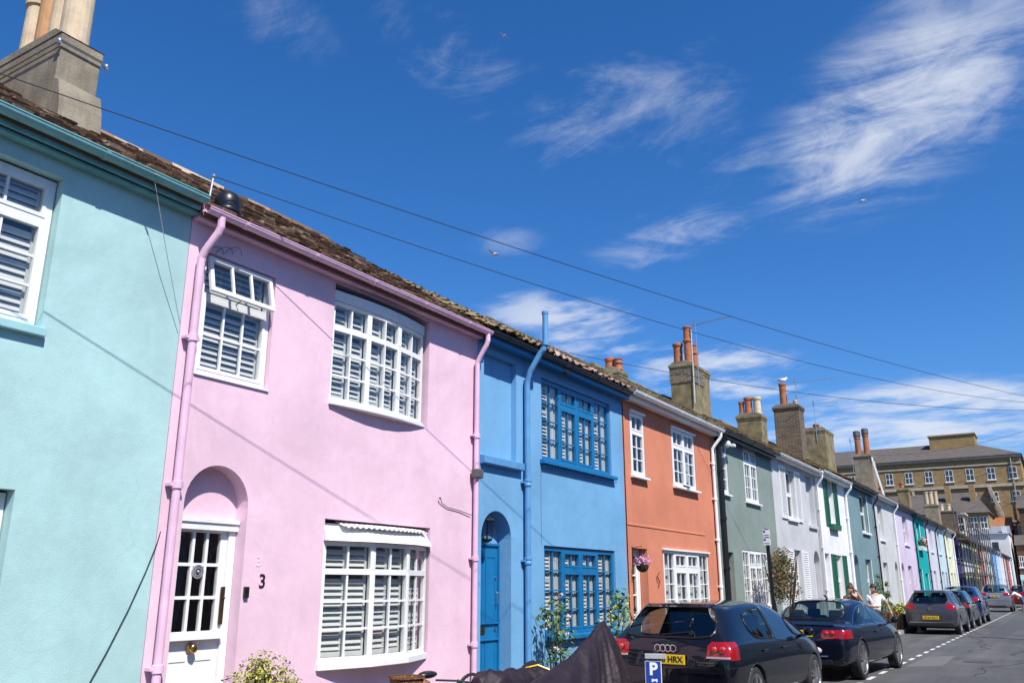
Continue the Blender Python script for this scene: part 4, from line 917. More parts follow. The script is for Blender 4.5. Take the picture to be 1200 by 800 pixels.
far_house(23,'very pale pink house near the far end of the terrace',123.0,130.4,(0.72,0.60,0.66),5.57,[(126,127.4,3.6,5.0),(126,127.4,1.0,2.5)],(128.8,129.6,2.5,False,WHITE2),gm=BLACK)
far_house(24,'sage green house before the red house at the far end',130.4,136.0,(0.40,0.47,0.40),5.57,[(132,133.4,3.6,5.0),(132,133.4,1.0,2.5)],(134.4,135.2,2.5,False,WHITE2),gm=BLACK)
far_house(25,'brick red painted house near the far end of the terrace',136.0,142.4,(0.52,0.10,0.09),5.57,[(138,139.4,3.6,5.0),(138,139.4,1.0,2.5)],(140.4,141.2,2.5,False,WHITE2),gm=BLACK)
far_house(26,'white house that ends the terrace',142.4,148.6,(0.76,0.77,0.77),5.6,[(144,145.4,3.6,5.0),(144,145.4,1.0,2.5)],(146.4,147.2,2.5,False,WHITE2),gm=BLACK)
ch=chimney(H[9],RENDER,-8.95,-8.05,49.9,51.2,6.2,8.55,pots=[(-8.72,50.3,1.0,.16,TERRA,2),(-8.28,50.3,1.1,.16,TERRA,2)],cap=.06)
for x,z in ((-8.72,9.62),(-8.28,9.72)): cw=MB(); cw.lathe((x,50.3,z),[(.17,0),(.19,.05),(.19,.30),(.12,.34)],12); cw.build('pot_cowl',paint('weathered_zinc',(0.16,0.16,0.17),0.5,0.2,8,metal=.5),ch)
pass; aerial(ch,-9.0,49.85,7.6,9.4,.7,R(80),6,.5)
pp=MB(); pp.bar((-8.0,49.9,8.4),(-7.6,50.0,6.2),.09,.09); pp.build('lead_flashing',WHITE2,ch)
chimney(H[13],RENDER2,-9.03,-8.33,65,66,6.2,8.1,pots=[(-8.75,65.4,.42,.16,TERRA,0)],cap=.05)
chimney(H[15],RENDER,-9.16,-8.12,80,81.2,6.2,8.15,pots=[(-8.95,80.4,1.1,.2,BUFF,2),(-8.6,80.4,1.1,.2,BUFF,2),(-8.25,80.4,1.1,.16,BUFF,2)],cap=.05)
chimney(H[17],STOCK,-9.3,-7.7,90,91.2,6.2,8.35,pots=[(-8.9,90.4,.62,.2,BUFF,0),(-8.3,90.4,.62,.2,BUFF,0)],cap=.06)
chimney(H[10],bricks('orange_brick',(0.36,0.15,0.06),(0.26,0.10,0.05),(0.3,0.25,0.2)),-9.2,-8.5,55.0,55.9,6.2,7.35,pots=[],cap=.05)
# ------------------------------------------------------------------ far buildings
STONE=paint('pale_stone',(0.45,0.40,0.31),0.9,0.15,2,0.2,20)
WSL=paint('weathered_slate',(0.098,0.080,0.068),0.85,0.2,1.2,0.6,6,dirt=0.4,dirt_c=(0.12,0.09,0.06))
def flat_window(root,x0,x1,z0,z1,Y,mat=WHITE2,cols=2,rows=2,fr=.08):
    m=MB(); 
    m.box(x0,x1,Y-.06,Y-.002,z0,z0+fr); m.box(x0,x1,Y-.06,Y-.002,z1-fr,z1); m.box(x0,x0+fr,Y-.06,Y-.002,z0+fr,z1-fr); m.box(x1-fr,x1,Y-.06,Y-.002,z0+fr,z1-fr)
    for c in range(1,cols): x=x0+(x1-x0)*c/cols; m.box(x-.05,x+.05,Y-.055,Y-.003,z0+fr,z1-fr)
    for r_ in range(1,rows): z=z0+(z1-z0)*r_/rows; m.box(x0+fr,x1-fr,Y-.054,Y-.004,z-.05,z+.05)
    m.box(x0-.15,x1+.15,Y-.16,Y-.003,z0-.16,z0-.01)
    o=m.build('window',mat,root); g=MB(); g.quad((x0+.05,Y-.02,z0+.05),(x1-.05,Y-.02,z0+.05),(x1-.05,Y-.02,z1-.05),(x0+.05,Y-.02,z1-.05)); g.build('pane',paint('far_glass',(0.03,0.04,0.05),0.06,0.3,3,spec=0.8),o,recalc=False)
YH=170
r=thing('brick_building','long yellow-brown brick building with grey roof rising behind the end of the street','building',(-22,YH,0))
m=MB(); m.box(-44,-3.6,YH,YH+22,0,23.3); m.build('wall',HOSP,r)
m=MB(); m.box(-44.1,-3.45,YH-.25,YH-.003,18.15,18.62); m.box(-44.1,-3.45,YH-.14,YH-.003,21.9,22.15); m.box(-44.1,-3.4,YH-.35,YH-.003,23.05,23.5); m.box(-44.1,-3.45,YH-.12,YH-.003,12.1,12.4); m.build('stone_band',STONE,r)
m=MB(); m.add([(-44.5,YH-.6,23.5),(-3.2,YH-.6,23.5),(-3.2,YH+22.5,23.5),(-44.5,YH+22.5,23.5),(-44.5,YH+11,27.7),(-12,YH+11,27.7)],[(0,1,5,4),(1,2,5),(2,3,4,5),(0,4,3),(0,3,2,1)]); m.build('roof',WSL,r)
m=MB(); m.box(-18,-10.4,YH+7,YH+13,25.2,28.6); m.box(-18.2,-10.2,YH+6.8,YH+13.2,28.6+.002,28.85); m.build('roof_block',HOSP,r)
for k in range(11): 
    x=-38.4+3.28*k; 
    if k<11: flat_window(r,x,x+1.25,19.4,21.45,YH)
for k in range(11):
    x=-38.4+3.28*k
    for z0,z1 in ((15.6,17.3),(9.6,11.6),(5.5,7.6)):
        if x>-13 : flat_window(r,x,x+1.25,z0,z1,YH)
for a,b,q in (((-8.9,YH-.5,18.3),(-7.4,YH-.6,13.0),.5),((-21,YH-.5,18),(-20.2,YH-.5,14),.4),((-5.0,YH-.3,23),(-5.0,YH-.3,9),.15)): pp=MB(); pp.bar(a,b,q,q); pp.build('drainpipe',STONE,r)
# lower wing with a slate roof in front of it
r=thing('brick_wing','lower brick wing with a long slate roof in front of the big brick building','building',(-18,156,0))
m=MB(); m.box(-26,-8.6,152,164,0,12.6); m.build('wall',HOSP,r)
m=MB(); m.add([(-26.3,151.5,12.6),(-8.3,151.5,12.6),(-8.3,164.5,12.6),(-26.3,164.5,12.6),(-26.3,158,16.2),(-10.5,158,16.2)],[(0,1,5,4),(1,2,5),(2,3,4,5),(0,4,3),(0,3,2,1)]); m.build('roof',WSL,r)
for k in range(4): flat_window(r,-13.9+k*1.35,-12.9+k*1.35,10.2,12.0,152)
for x in (-14.5,-11): m=MB(); m.box(x,x+.8,155,156,14,17.2); m.build('chimney',HOSP,r)
# white gabled building closing the terrace
r=thing('white_building','white rendered building with slate roof closing the far end of the terrace','building',(-8.5,150,0))
m=MB(); m.box(-11.4,-6.25,149.4,159,0,9.2); m.build('wall',paint('white_render',(0.72,0.72,0.70),0.9,0.08,.6,dirt=.3,dirt_c=(.4,.38,.35)),r)
m=MB(); m.prism([(149.1,9.2),(159.3,9.2),(154.2,10.6)],-11.6,-6.1,'x'); m.build('roof',paint('blue_slate',(0.20,0.22,0.27),0.8,0.15,1.5),r)
flat_window(r,-8.5,-7.7,6.9,8.0,149.4,DARK)
m=MB(); m.box(-7.0,-6.4,149.5,150.2,9.3,10.3); m.build('chimney',paint('white_render',(0,0,0)),r)
r=thing('red_roofed_building','building with an orange-red tiled roof behind the white end building','building',(-9,162,0))
m=MB(); m.box(-13,-6.2,161,168,0,10.3); m.build('wall',HOSP,r)
m=MB(); m.prism([(160.7,10.3),(168.3,10.3),(164.5,12.6)],-13.2,-6.0,'x'); m.build('roof',paint('red_tiles',(0.32,0.12,0.055),0.85,0.25,2.5,0.4,8),r)
# shop and dark house at the street's end
r=thing('corner_shop','small pale blue shopfront at the end of the street','shop',(-4.7,152,0))
m=MB(); m.box(-5.6,-3.9,152,158,0,7.6); m.build('wall',DKBRICK,r)
m=MB(); m.box(-5.62,-3.88,151.8,151.998,0.1,2.9); m.box(-5.62,-3.88,151.5,151.79,2.55,3.3); m.build('shopfront',paint('shop_blue',(0.45,0.66,0.72),0.5),r)
for k in range(2): flat_window(r,-5.5+k*.85,-4.85+k*.85,.7,2.4,151.79,WHITE,1,1)
for k in range(2): flat_window(r,-5.45+k*.85,-4.8+k*.85,4.4,6.0,152)
m=MB(); m.prism([(151.7,7.6),(158.3,7.6),(155,9.2)],-5.75,-3.75,'x'); m.build('roof',WSL,r)
r=thing('dark_brick_house','tall dark brick house at the right edge near the end of the street','house',(0,160,0))
m=MB(); m.box(-4.75,6.5,160,169,0,13.6); m.build('wall',DKBRICK,r)
m=MB(); m.prism([(159.7,13.6),(169.3,13.6),(164.5,16)],-4.95,6.7,'x'); m.build('roof',WSL,r)
for k in range(3): flat_window(r,-4.1+k*2.9,-2.9+k*2.9,9.6,11.8,160); flat_window(r,-4.1+k*2.9,-2.9+k*2.9,4.4,6.8,160)
# roof terrace clutter above the scaffolded houses
r=thing('roof_dormer','grey glazed dormer above the scaffolded roofs','dormer',(-9,88,5.5))
m=MB(); m.box(-8.9,-7.4,93,96,6.0,8.2); m.box(-9.1,-7.2,92.8,96.2,8.2+.002,8.4); m.build('wall',STONE,r)
for k in range(3): flat_window(r,-8.85+k*.48,-8.40+k*.48,6.6,8.0,93,WHITE,1,2,.05)

# opposite side of the street (seen in glass and paintwork only)
for k,(c,y0,y1) in enumerate((((0.72,0.70,0.64),-4,2),((0.35,0.52,0.60),2,8),((0.74,0.74,0.72),8,14),((0.66,0.45,0.30),14,20),((0.70,0.70,0.70),20,27),((0.5,0.6,0.5),27,34),((0.7,0.62,0.6),34,44),((0.72,0.72,0.7),44,56))):
    nm=('cream','soft blue','white','sandstone coloured','off-white','sage','blush','chalk white')[k]
    r=thing('terraced_house','%s house on the right side of the street facing the painted terrace'%nm,'house',(4.8,(y0+y1)/2,0),0,'houses across the street')
    m=MB(); m.box(4.8,10.5,y0+.01,y1-.01,0,5.3); m.build('wall',stucco('opp_%d'%k,c),r)
    m=MB(); m.prism([(4.55,5.3),(10.7,5.3),(7.6,7.0)],y0,y1,'y'); m.build('roof',WSL,r)
    for z0,z1 in ((1.1,2.5),(3.5,4.8)):
        for f in (.22,.68):
            yc=y0+(y1-y0)*f; m=MB()
            m.box(4.74,4.798,yc-.6,yc+.6,z0,z0+.06); m.box(4.74,4.798,yc-.6,yc+.6,z1-.06,z1); m.box(4.74,4.798,yc-.6,yc-.54,z0,z1); m.box(4.74,4.798,yc+.54,yc+.6,z0,z1); m.box(4.74,4.798,yc-.03,yc+.03,z0,z1)
            w=m.build('window',WHITE,r); g=MB(); g.quad((4.78,yc-.58,z0),(4.78,yc+.58,z0),(4.78,yc+.58,z1),(4.78,yc-.58,z1)); g.build('pane',paint('far_glass',(0,0,0)),w)
# ------------------------------------------------------------------ scaffold
STEEL=paint('scaffold_steel',(0.16,0.15,0.15),0.45,0.2,6,metal=.6); PLANK=paint('scaffold_board',(0.22,0.17,0.11),0.9,0.25,4)
r=thing('scaffold','steel tube scaffolding with board decks in front of the purple and off-white houses','scaffold',(-6,82,0))
y=71.5; ys=[]
while y<93.5: ys.append(y); y+=2.35
for y in ys:
    for x in (-5.45,-6.3):
        m=MB(); m.tube([(x,y,.12),(x,y,6.6 if x>-6 else 7.2)],.045,6); m.build('pole',STEEL,r)
for z in (2.55,4.9):
    m=MB(); m.box(-6.3,-5.5,71.2,93.0,z,z+.06); m.build('deck',PLANK,r)
    for x in (-5.4,-6.25):
        for dz in (-.08,1.0):
            m=MB(); m.tube([(x,71,z+dz),(x,93.4,z+dz)],.04,6); m.build('ledger',STEEL,r)
for a in range(0,len(ys)-2,2):
    for z0,z1 in ((.2,2.5),(2.6,4.9)):
        m=MB(); m.tube([(-5.36,ys[a],z0),(-5.36,ys[a+2],z1)],.04,6); m.build('brace',STEEL,r)
for y in ys: m=MB(); m.tube([(-6.45,y,4.8),(-5.2,y,4.8)],.04,6); m.build('transom',STEEL,r)
pass

# ------------------------------------------------------------------ cables and their pole
CAB=paint('cable_sheath',(0.02,0.02,0.022),0.5)
def cable(A,B,sag,label,r=0.0042,n=40):
    m=MB(); pts=[(A[0]+(B[0]-A[0])*t,A[1]+(B[1]-A[1])*t,A[2]+(B[2]-A[2])*t-sag*4*t*(1-t)) for t in [k/n for k in range(n+1)]]
    m.tube(pts,r,6); return top(m,'overhead_cable',CAB,label,'cable',A,group='overhead telephone cables')
PT=(2.05,31,6.9)
cable((-6.35,0.2,5.0),(2.05,31,6.65),.45,'upper of the two long black cables crossing the sky from the left edge')
cable((-6.28,4.72,5.33),PT,.72,'lower long black cable rising from the bracket on the pink gutter')
cable((-7.6,14.3,6.0),(2.05,31,6.75),.45,'cable sagging from the blue and orange roofs in front of the brick chimneys',.006)
cable((-8.1,50.5,8.6),(2.05,31.05,7.0),.5,'cable running to the chimney with two red pots',.006)
cable((-8.5,65.4,8.3),(2.05,31.05,6.8),.8,'topmost thin cable fanning out over the far roofs',.010)
cable((-6.3,60,5.6),(2.05,31.05,6.7),.5,'thin cable dropping steeply to the powder blue house',.006)
cable((-6.3,74,5.7),(2.05,31.05,6.6),.5,'thin cable dropping to the purple house by the scaffold',.010)
m=MB(); m.tube([(2.05,31,0),(2.05,31,4),(2.05,31,7.3)],[.14,.12,.095],12); r=top(m,'telegraph_pole',paint('pole_wood',(0.10,0.07,0.045),0.9,0.3,6,.5,30),'dark timber telegraph pole on the right pavement carrying the overhead cables','pole',(2.05,31,0))

# ------------------------------------------------------------------ plants and pots
LEAF=island('rose_leaf',[(0,(0.03,0.075,0.015)),(.5,(0.06,0.13,0.025)),(1,(0.14,0.20,0.05))],0.5,40,bump=0,spec=.4)
LEAFY=island('golden_leaf',[(0,(0.07,0.09,0.012)),(.4,(0.22,0.22,0.028)),(.75,(0.38,0.35,0.06)),(1,(0.52,0.47,0.15))],0.5,40,bump=0,spec=.4)
LEAFR=island('photinia_leaf',[(0,(0.03,0.055,0.015)),(.4,(0.09,0.11,0.028)),(.7,(0.18,0.14,0.04)),(.88,(0.24,0.09,0.03)),(1,(0.36,0.14,0.09))],0.4,40,bump=0,spec=.5)
STEM=paint('stem',(0.07,0.05,0.025),0.9,0.3,12); SOIL=paint('soil',(0.03,0.022,0.015),1,.3,20,.5,40)
def planter_pot(p,base,r_,h,mat=TERRA):
    m=MB(); m.lathe(base,[(r_*.7,0),(r_*.95,h*.86),(r_*1.05,h*.86),(r_*1.05,h),(r_*.92,h),(r_*.9,h-.03),(.002,h-.03)],16); return m.build('pot',mat,p)
def clump(name,label,cat,base,crown,n,size,leafmat,blobs,stems=6,pot=None,group=None):
    """leaf clumps in an uneven crown made of blobs (offset, radius) above base"""
    r=thing(name,label,cat,base,0,group)
    b=Vector(base); z0=0
    if pot: planter_pot(r,base,pot[0],pot[1],pot[2] if len(pot)>2 else TERRA); z0=pot[1]-.04
    m=MB()
    for _ in range(n):
        c,rad,sz=random.choices(blobs,[q[1]**2 for q in blobs])[0]
        v=Vector((random.gauss(0,1),random.gauss(0,1),random.gauss(0,1))).normalized()*rad*(random.random()**.45)
        v.z*=sz; p=b+Vector(c)+v; nr=(v.normalized()+Vector((random.gauss(0,.6),random.gauss(0,.6),random.gauss(.4,.6))))
        m.leaf(p,size*random.uniform(.6,1.25),nr)
    m.build(crown,leafmat,r,recalc=False)
    s=MB()
    for k in range(stems):
        c,rad,sz=blobs[k%len(blobs)]; e=b+Vector(c)+Vector((random.uniform(-.5,.5)*rad,random.uniform(-.5,.5)*rad,.3*rad)); a=b+Vector((random.uniform(-.05,.05),random.uniform(-.05,.05),z0)); mid=(a+e)/2+Vector((random.uniform(-.08,.08),random.uniform(-.08,.08),.05))
        s.tube([a,mid,e],[.012,.009,.004],5)
    s.build('stems',STEM,r); return r
# golden bush before the pink house
clump('golden_shrub','yellow-green variegated shrub in front of the pink wall near the white door','shrub',(-5.95,5.5,.12),'foliage',5200,.040,LEAFY,
      [((0,0,.66),.30,1),((-.05,-.28,.56),.22,1),((.05,.27,.50),.22,1),((0,-.05,.80),.13,1),((.1,.1,.45),.3,1),((0,.42,.40),.16,1),((0,-.42,.42),.14,1)],8,(.24,.34))
# rose on the blue house
r=clump('climbing_rose','straggly climbing rose with pale flowers beside the blue downpipe','plant',(-6.12,10.95,.12),'foliage',420,.075,LEAF,
      [((0,.0,.45),.26,1.2),((0,.1,.8),.26,1.2),((-.05,.0,1.10),.24,1.1),((0,.22,1.25),.12,1)],9)
for p in ((-6.05,11.1,1.62),(-6.05,10.95,1.48),(-6.0,10.75,.80),(-6.05,11.25,1.2),(-6.0,11.05,.95)):
    m=MB()
    for k in range(9): m.leaf(Vector(p)+Vector((random.uniform(-.03,.03),random.uniform(-.03,.03),random.uniform(-.02,.03))),.05)
    m.build('flower',paint('pale_petals',(0.75,0.55,0.50),0.7,.15,30),r,recalc=False)
r=clump('yellow_flowering_plant','tall spiky plant with yellow flowers below the right of the blue window','plant',(-5.75,12.1,.12),'foliage',300,.09,island('lime_leaf',[(0,(0.05,0.11,0.03)),(1,(0.20,0.30,0.10))],.5,40,bump=0),
      [((0,0,.75),.26,1.2),((0,.15,1.12),.26,1),((0,.2,1.32),.16,1.2),((-.1,-.3,.85),.2,1)],9,(.2,.32))
m=MB()
for _ in range(24):
    p=Vector((-5.7,12.15,1.05))+Vector((random.uniform(-.2,.2),random.uniform(-.4,.35),random.uniform(-.1,.3)))
    for k in range(4): m.leaf(p+Vector((random.uniform(-.02,.02),)*3),.045)
m.build('flowers',paint('yellow_petals',(0.75,0.62,0.08),0.6,.1,30),r,recalc=False)
clump('potted_plant','low leafy plant in a clay pot below the left of the blue window','plant',(-5.95,11.55,.12),'foliage',200,.07,LEAF,[((0,0,.42),.2,1),((0,.12,.55),.14,1)],5,(.15,.26))
# photinia tree
r=thing('photinia_tree','small red-tipped tree with bare lower stems before the pale grey house','tree',(-5.85,21.7,.12))
m=MB()
for k in range(7):
    a=random.uniform(0,2*PI); m.tube([(-5.85+.1*math.cos(a),21.7+.1*math.sin(a),.3),(-5.85+.2*math.cos(a),21.7+.2*math.sin(a),1.0),(-5.85+.34*math.cos(a),21.7+.36*math.sin(a),1.75),(-5.85+.42*math.cos(a+.3),21.7+.5*math.sin(a+.3),2.3)],[.022,.018,.013,.005],6)
m.build('trunk',STEM,r); planter_pot(r,(-5.85,21.7,.12),.26,.4,BLACK)
m=MB(); b=Vector((-5.85,21.7,0))
blobs=[((0,0,1.85),.42),((.05,-.4,1.8),.30),((0,.42,1.9),.32),((0,-.15,2.2),.32),((0,.25,2.3),.26),((.1,.45,1.5),.26),((0,-.35,1.5),.24),((0,.0,1.45),.28),((0,.5,2.2),.16),((0,-.5,2.15),.16)]
for _ in range(3000):
    c,rad=random.choices(blobs,[q[1]**2 for q in blobs])[0]; v=Vector((random.gauss(0,1),random.gauss(0,1),random.gauss(0,1))).normalized()*rad*(random.random()**.5)
    m.leaf(b+Vector(c)+v,random.uniform(.05,.09),None,.42)
m.build('crown',LEAFR,r,recalc=False)
# hanging basket
r=thing('hanging_basket','hanging basket of pink and purple flowers on the orange wall','basket',(-6.2,14.46,1.85))
m=MB(); m.lathe((-6.2,14.46,1.82),[(.002,0),(.09,.02),(.16,.09),(.19,.20),(.17,.20),(.002,.17)],16); m.build('bowl',paint('coir',(0.05,0.032,0.018),1,.3,25,.6,40),r)
m=MB()
for _ in range(420):
    v=Vector((random.gauss(0,.09),random.gauss(0,.10),abs(random.gauss(0,.08)))); m.leaf(Vector((-6.2,14.46,2.03))+v,random.uniform(.03,.06))
m.build('foliage',LEAF,r,recalc=False)
for nm,c,n in (('pink_flowers',(0.70,0.20,0.42),190),('pale_flowers',(0.75,0.55,0.66),90),('purple_flowers',(0.22,0.05,0.30),110)):
    m=MB()
    for _ in range(n):
        v=Vector((random.gauss(0,.1),random.gauss(0,.11),abs(random.gauss(.04,.09)))); m.leaf(Vector((-6.17,14.46,2.05))+v,random.uniform(.035,.06),(1,-.3,.6))
    m.build(nm,paint(nm,c,.7,.2,30),r,recalc=False)
m=MB(); m.tube([(XF+.003,14.46,2.5),(-6.2,14.46,2.55),(-6.2,14.46,2.45)],.009,5)
for a in range(3): m.tube([(-6.2,14.46,2.45),(-6.2+.17*math.cos(a*2.1),14.46+.17*math.sin(a*2.1),2.02)],.004,4)
m.box(XF+.003,XF+.012,14.43,14.49,2.3,2.55); m.build('bracket',BLACK,r); r.scale=(.62,)*3; r.location=(-6.314,14.46,1.86)
# flowers in the turquoise house's window box
r=clump('window_box_flowers','flowers in the window box of the turquoise house','plant',(-6.38,52.6,3.55),'foliage',240,.14,LEAF,[((0,-.4,.3),.25,1),((0,.1,.3),.28,1),((0,.5,.25),.2,1)],3)
m=MB(); m.box(-6.49,-6.25,51.9,53.4,3.50,3.72); m.build('box',WHITE2,r)
m=MB()
for _ in range(60): m.leaf((-6.28+random.uniform(-.08,.12),52.6+random.uniform(-.6,.6),3.8+random.uniform(0,.4)),.13)
m.build('flowers',paint('pink_petals',(0.75,0.35,0.40),.7),r,recalc=False)
# wooden planters with shrubs by the pale houses
WOOD=paint('planter_wood',(0.13,0.065,0.03),0.8,.25,5,.3,30)
def planter(label,x,y,w,l,hh,plants):
    r=thing('wooden_planter',label,'planter',(x,y,.12),0,'wooden planters on the pavement'); m=MB()
    for k in range(4):
        z=.14+hh*k/4; m.box(x-w/2,x+w/2,y-l/2,y-l/2+.03,z,z+hh/4-.012); m.box(x-w/2,x+w/2,y+l/2-.03,y+l/2,z,z+hh/4-.012); m.box(x-w/2,x-w/2+.03,y-l/2+.031,y+l/2-.031,z,z+hh/4-.012); m.box(x+w/2-.03,x+w/2,y-l/2+.031,y+l/2-.031,z,z+hh/4-.012)
    for a,b in ((-1,-1),(1,-1),(1,1),(-1,1)): m.box(x+a*(w/2+.012)-.03,x+a*(w/2+.012)+.03,y+b*(l/2+.012)-.03,y+b*(l/2+.012)+.03,.12,.14+hh+.02)
    m.build('box',WOOD,r); m=MB(); m.box(x-w/2+.03,x+w/2-.03,y-l/2+.03,y+l/2-.03,.14,.12+hh-.04); m.build('soil',SOIL,r)
    return r
planter('dark wooden planter nearest the man in the white T-shirt',-5.55,33.3,.55,.8,.62,0)
planter('lighter brown wooden planter beside the rear of the grey hatchback',-5.50,35.6,.55,1.3,.5,0)
clump('conifer_shrub','tall narrow dark green shrub in the planter behind the man','shrub',(-5.60,33.3,.66),'foliage',900,.07,LEAF,[((0,0,.3),.27,1),((0,0,.65),.22,1.2),((0,0,1.0),.16,1.3),((0,0,1.3),.10,1.3)],3)
clump('conifer_shrub','thin dark green shrub to the right of the taller shrub','shrub',(-5.65,35.2,.55),'foliage',520,.07,LEAF,[((0,0,.4),.16,1.2),((0,0,.75),.13,1.3),((0,0,1.15),.09,1.3)],3)
clump('leafy_plant','pale leafy plant spilling over the lighter planter beside the grey hatchback','plant',(-5.45,35.8,.55),'foliage',420,.10,LEAFY,[((0,-.2,.2),.26,.8),((0,.25,.22),.26,.8),((.1,.1,.35),.18,.8)],3)

# ------------------------------------------------------------------ street furniture
SIGNB=paint('sign_blue',(0.015,0.05,0.30),0.35,.03,8)
r=thing('parking_sign','small blue parking sign with a white P on a short post behind the motorcycle cover','sign',(-3.66,8.55,0))
sx,sy=-3.66,8.55
def sM(dx,dz,dd=0): # facing the camera side (-Y, +X a little)
    a=R(22); X=Vector((math.cos(a),math.sin(a),0)); Nn=Vector((math.sin(a),-math.cos(a),0)); p=Vector((sx,sy,0))+X*dx+Vector((0,0,dz))+Nn*dd
    return Matrix(((X.x,0,Nn.x,p.x),(X.y,0,Nn.y,p.y),(0,1,0,p.z),(0,0,0,1)))
m=MB(); m.tube([(sx,sy+.05,0),(sx,sy+.05,.98)],.03,10); m.xbox(sM(0,.90,-.01),.165,.028,.03); m.build('post',paint('dark_post',(0.03,0.03,0.035),.4),r)
m=MB(); m.xbox(sM(.025,.925,.012),.21,.05,.03); m.build('cap_plate',paint('grey_plate',(0.42,0.42,0.42),.4,.1,10),r,bevel=.004)
m=MB(); m.xbox(sM(0,.765,.008),.165,.235,.008); pl=m.build('sign_plate',WHITE,r,bevel=.003)
m=MB(); m.xbox(sM(0,.765,.0138),.15,.22,.002); m.build('sign_face',SIGNB,pl)
m=MB(); text(m,'P',sM(0,.800,.0165),.16,.0015,bold=.006)
m.xbox(sM(.012,.70,.0162),.04,.018,.001); m.xbox(sM(-.012,.697,.0162),.016,.03,.001); m.xbox(sM(.03,.697,.0162),.016,.03,.001); m.build('sign_lettering',WHITE,pl)
r=thing('sign_post','black post with two small white parking plates at the kerb before the grey-green house','sign',(-4.98,17.75,.12))
m=MB(); m.tube([(-4.98,17.82,.0),(-4.98,17.75,1.3),(-4.98,17.66,2.72)],.038,10); m.build('post',BLACK,r)
for z0,z1 in ((2.56,2.70),(2.40,2.54)):
    m=MB(); m.box(-5.04,-4.90,17.61,17.625,z0,z1); m.box(-5.0,-4.94,17.626,17.66,z0+.05,z0+.09); pl=m.build('sign_plate',WHITE2,r)
    m=MB(); m.box(-5.03,-4.99,17.607,17.6098,z1-.05,z1-.015); m.box(-5.025,-4.92,17.607,17.6098,z0+.03,z0+.04); m.build('sign_lettering',SIGNB,pl)
r=thing('wall_lantern','black glazed lantern hanging in the arched blue doorway','lantern',(-6.56,9.88,2.22))
lx,ly=-6.56,9.86; m=MB(); m.lathe((lx,ly,2.42),[(.03,.12),(.05,.10),(.11,.06),(.115,.045),(.02,.04)],6); m.lathe((lx,ly,2.20),[(.02,-.03),(.075,0),(.08,.02),(.02,.02)],6)
for k in range(6): a=k*PI/3; m.tube([(lx+.075*math.cos(a),ly+.075*math.sin(a),2.21),(lx+.10*math.cos(a),ly+.10*math.sin(a),2.47)],.006,4)
m.tube([(lx,ly,2.52),(lx-.06,ly,2.57),(lx-.16,ly,2.50)],.009,6); m.build('frame',BLACK,r); m=MB(); m.lathe((lx,ly,2.22),[(.07,0),(.095,.24)],6,cap=False); m.build('glass',GLASS,r)

# covered motorcycles
COVER=paint('dark_purple_cover',(0.020,0.012,0.018),0.55,.3,3,.6,14,spec=.3,big=.8)
def cover(label,cx,y0,prof,yaw=0,seed=1,folds=11,base=(0,0,0)):
    """cloth thrown over a bike: prof = list of (y, ridge height, ridge half width, hem half width, hem height)"""
    rnd=random.Random(seed); n=150; m=MB(); K=34; rows=[]
    import bisect
    def ip(y,k):
        for a,b in zip(prof,prof[1:]):
            if a[0]<=y<=b[0]:
                t=(y-a[0])/(b[0]-a[0]); t=t*t*(3-2*t)*.4+t*.6; return a[k]+(b[k]-a[k])*t
        return prof[-1][k]
    ya,yb=prof[0][0],prof[-1][0]; zr_pk=max(q[1] for q in prof); y_pk=[q[0] for q in prof if q[1]==zr_pk][0]
    ph=[rnd.uniform(0,6) for _ in range(6)]
    for i in range(n+1):
        y=ya+(yb-ya)*i/n; zr,wr,wh,zh=ip(y,1),ip(y,2),ip(y,3),ip(y,4); row=[]
        for k in range(-K,K+1):
            u=abs(k)/K; sg=1 if k>=0 else -1
            zz=zr+(zh-zr)*u
            if folds>10:   # folds fan out from the peak
                th=math.atan2(zr_pk-zz+.05,(y-y_pk)); f=.75-1.5*abs(math.sin(th*8+ph[0]+sg+1.2*math.sin(th*5+ph[1])))+.45*(1-2*abs(math.sin(th*19+ph[2]+sg*2)))
                f+=noise.noise(Vector((sg*3+u*2,y*3,seed)))*.7; f*=min(1,math.hypot(zr_pk-zz,y-y_pk)*1.6)
            else:
                f=noise.noise(Vector((sg*2+u*2.2,y*4.5,seed)))*1.3+noise.noise(Vector((sg*5+u*5+y*3,y*9,seed+4)))*.8
            if u<.18: x=wr*(u/.18); z=zr-.02*(u/.18)**2*2
            else:
                v=(u-.18)/.82; x=wr+(wh-wr)*v**.75+.085*f*v**.7; z=zr-.04+(zh-zr+.04)*v
            z+=(.02 if folds>10 else .05)*f*(1-u)+ (.02*math.sin(y*17+ph[4]) if u>.95 else 0)
            xx=sg*x; yy=y+.05*u*math.sin(y*7+ph[5])
            c,s=math.cos(yaw),math.sin(yaw); row.append((cx+xx*c-(yy)*s, y0+xx*s+yy*c, z))
        rows.append(row)
    W=2*K+1
    for row in rows: m.v+=row
    for i in range(n):
        for k in range(W-1): m.f.append((i*W+k,(i+1)*W+k,(i+1)*W+k+1,i*W+k+1))
    m.f.append(tuple(range(W))); m.f.append(tuple(n*W+k for k in reversed(range(W))))
    return top(m,'covered_motorcycle',COVER,label,'motorcycle',(cx,y0,0),group='motorcycles under dark covers',smooth=True)
cover('motorcycle under a dark purple cover rising to a sharp peak before the dark hatchback',-4.25,8.64,[(-2.15,.50,.10,.30,.15),(-1.9,.62,.14,.36,.12),(-1.3,.80,.12,.40,.10),(-.8,.93,.07,.42,.10),(-.35,1.10,.05,.42,.08),(-.1,1.22,.03,.40,.08),(0.0,1.255,.03,.38,.08),(.06,1.20,.04,.36,.08),(.22,.95,.06,.34,.08),(.36,.66,.08,.30,.10),(.45,.35,.08,.22,.12)],0,3,12)
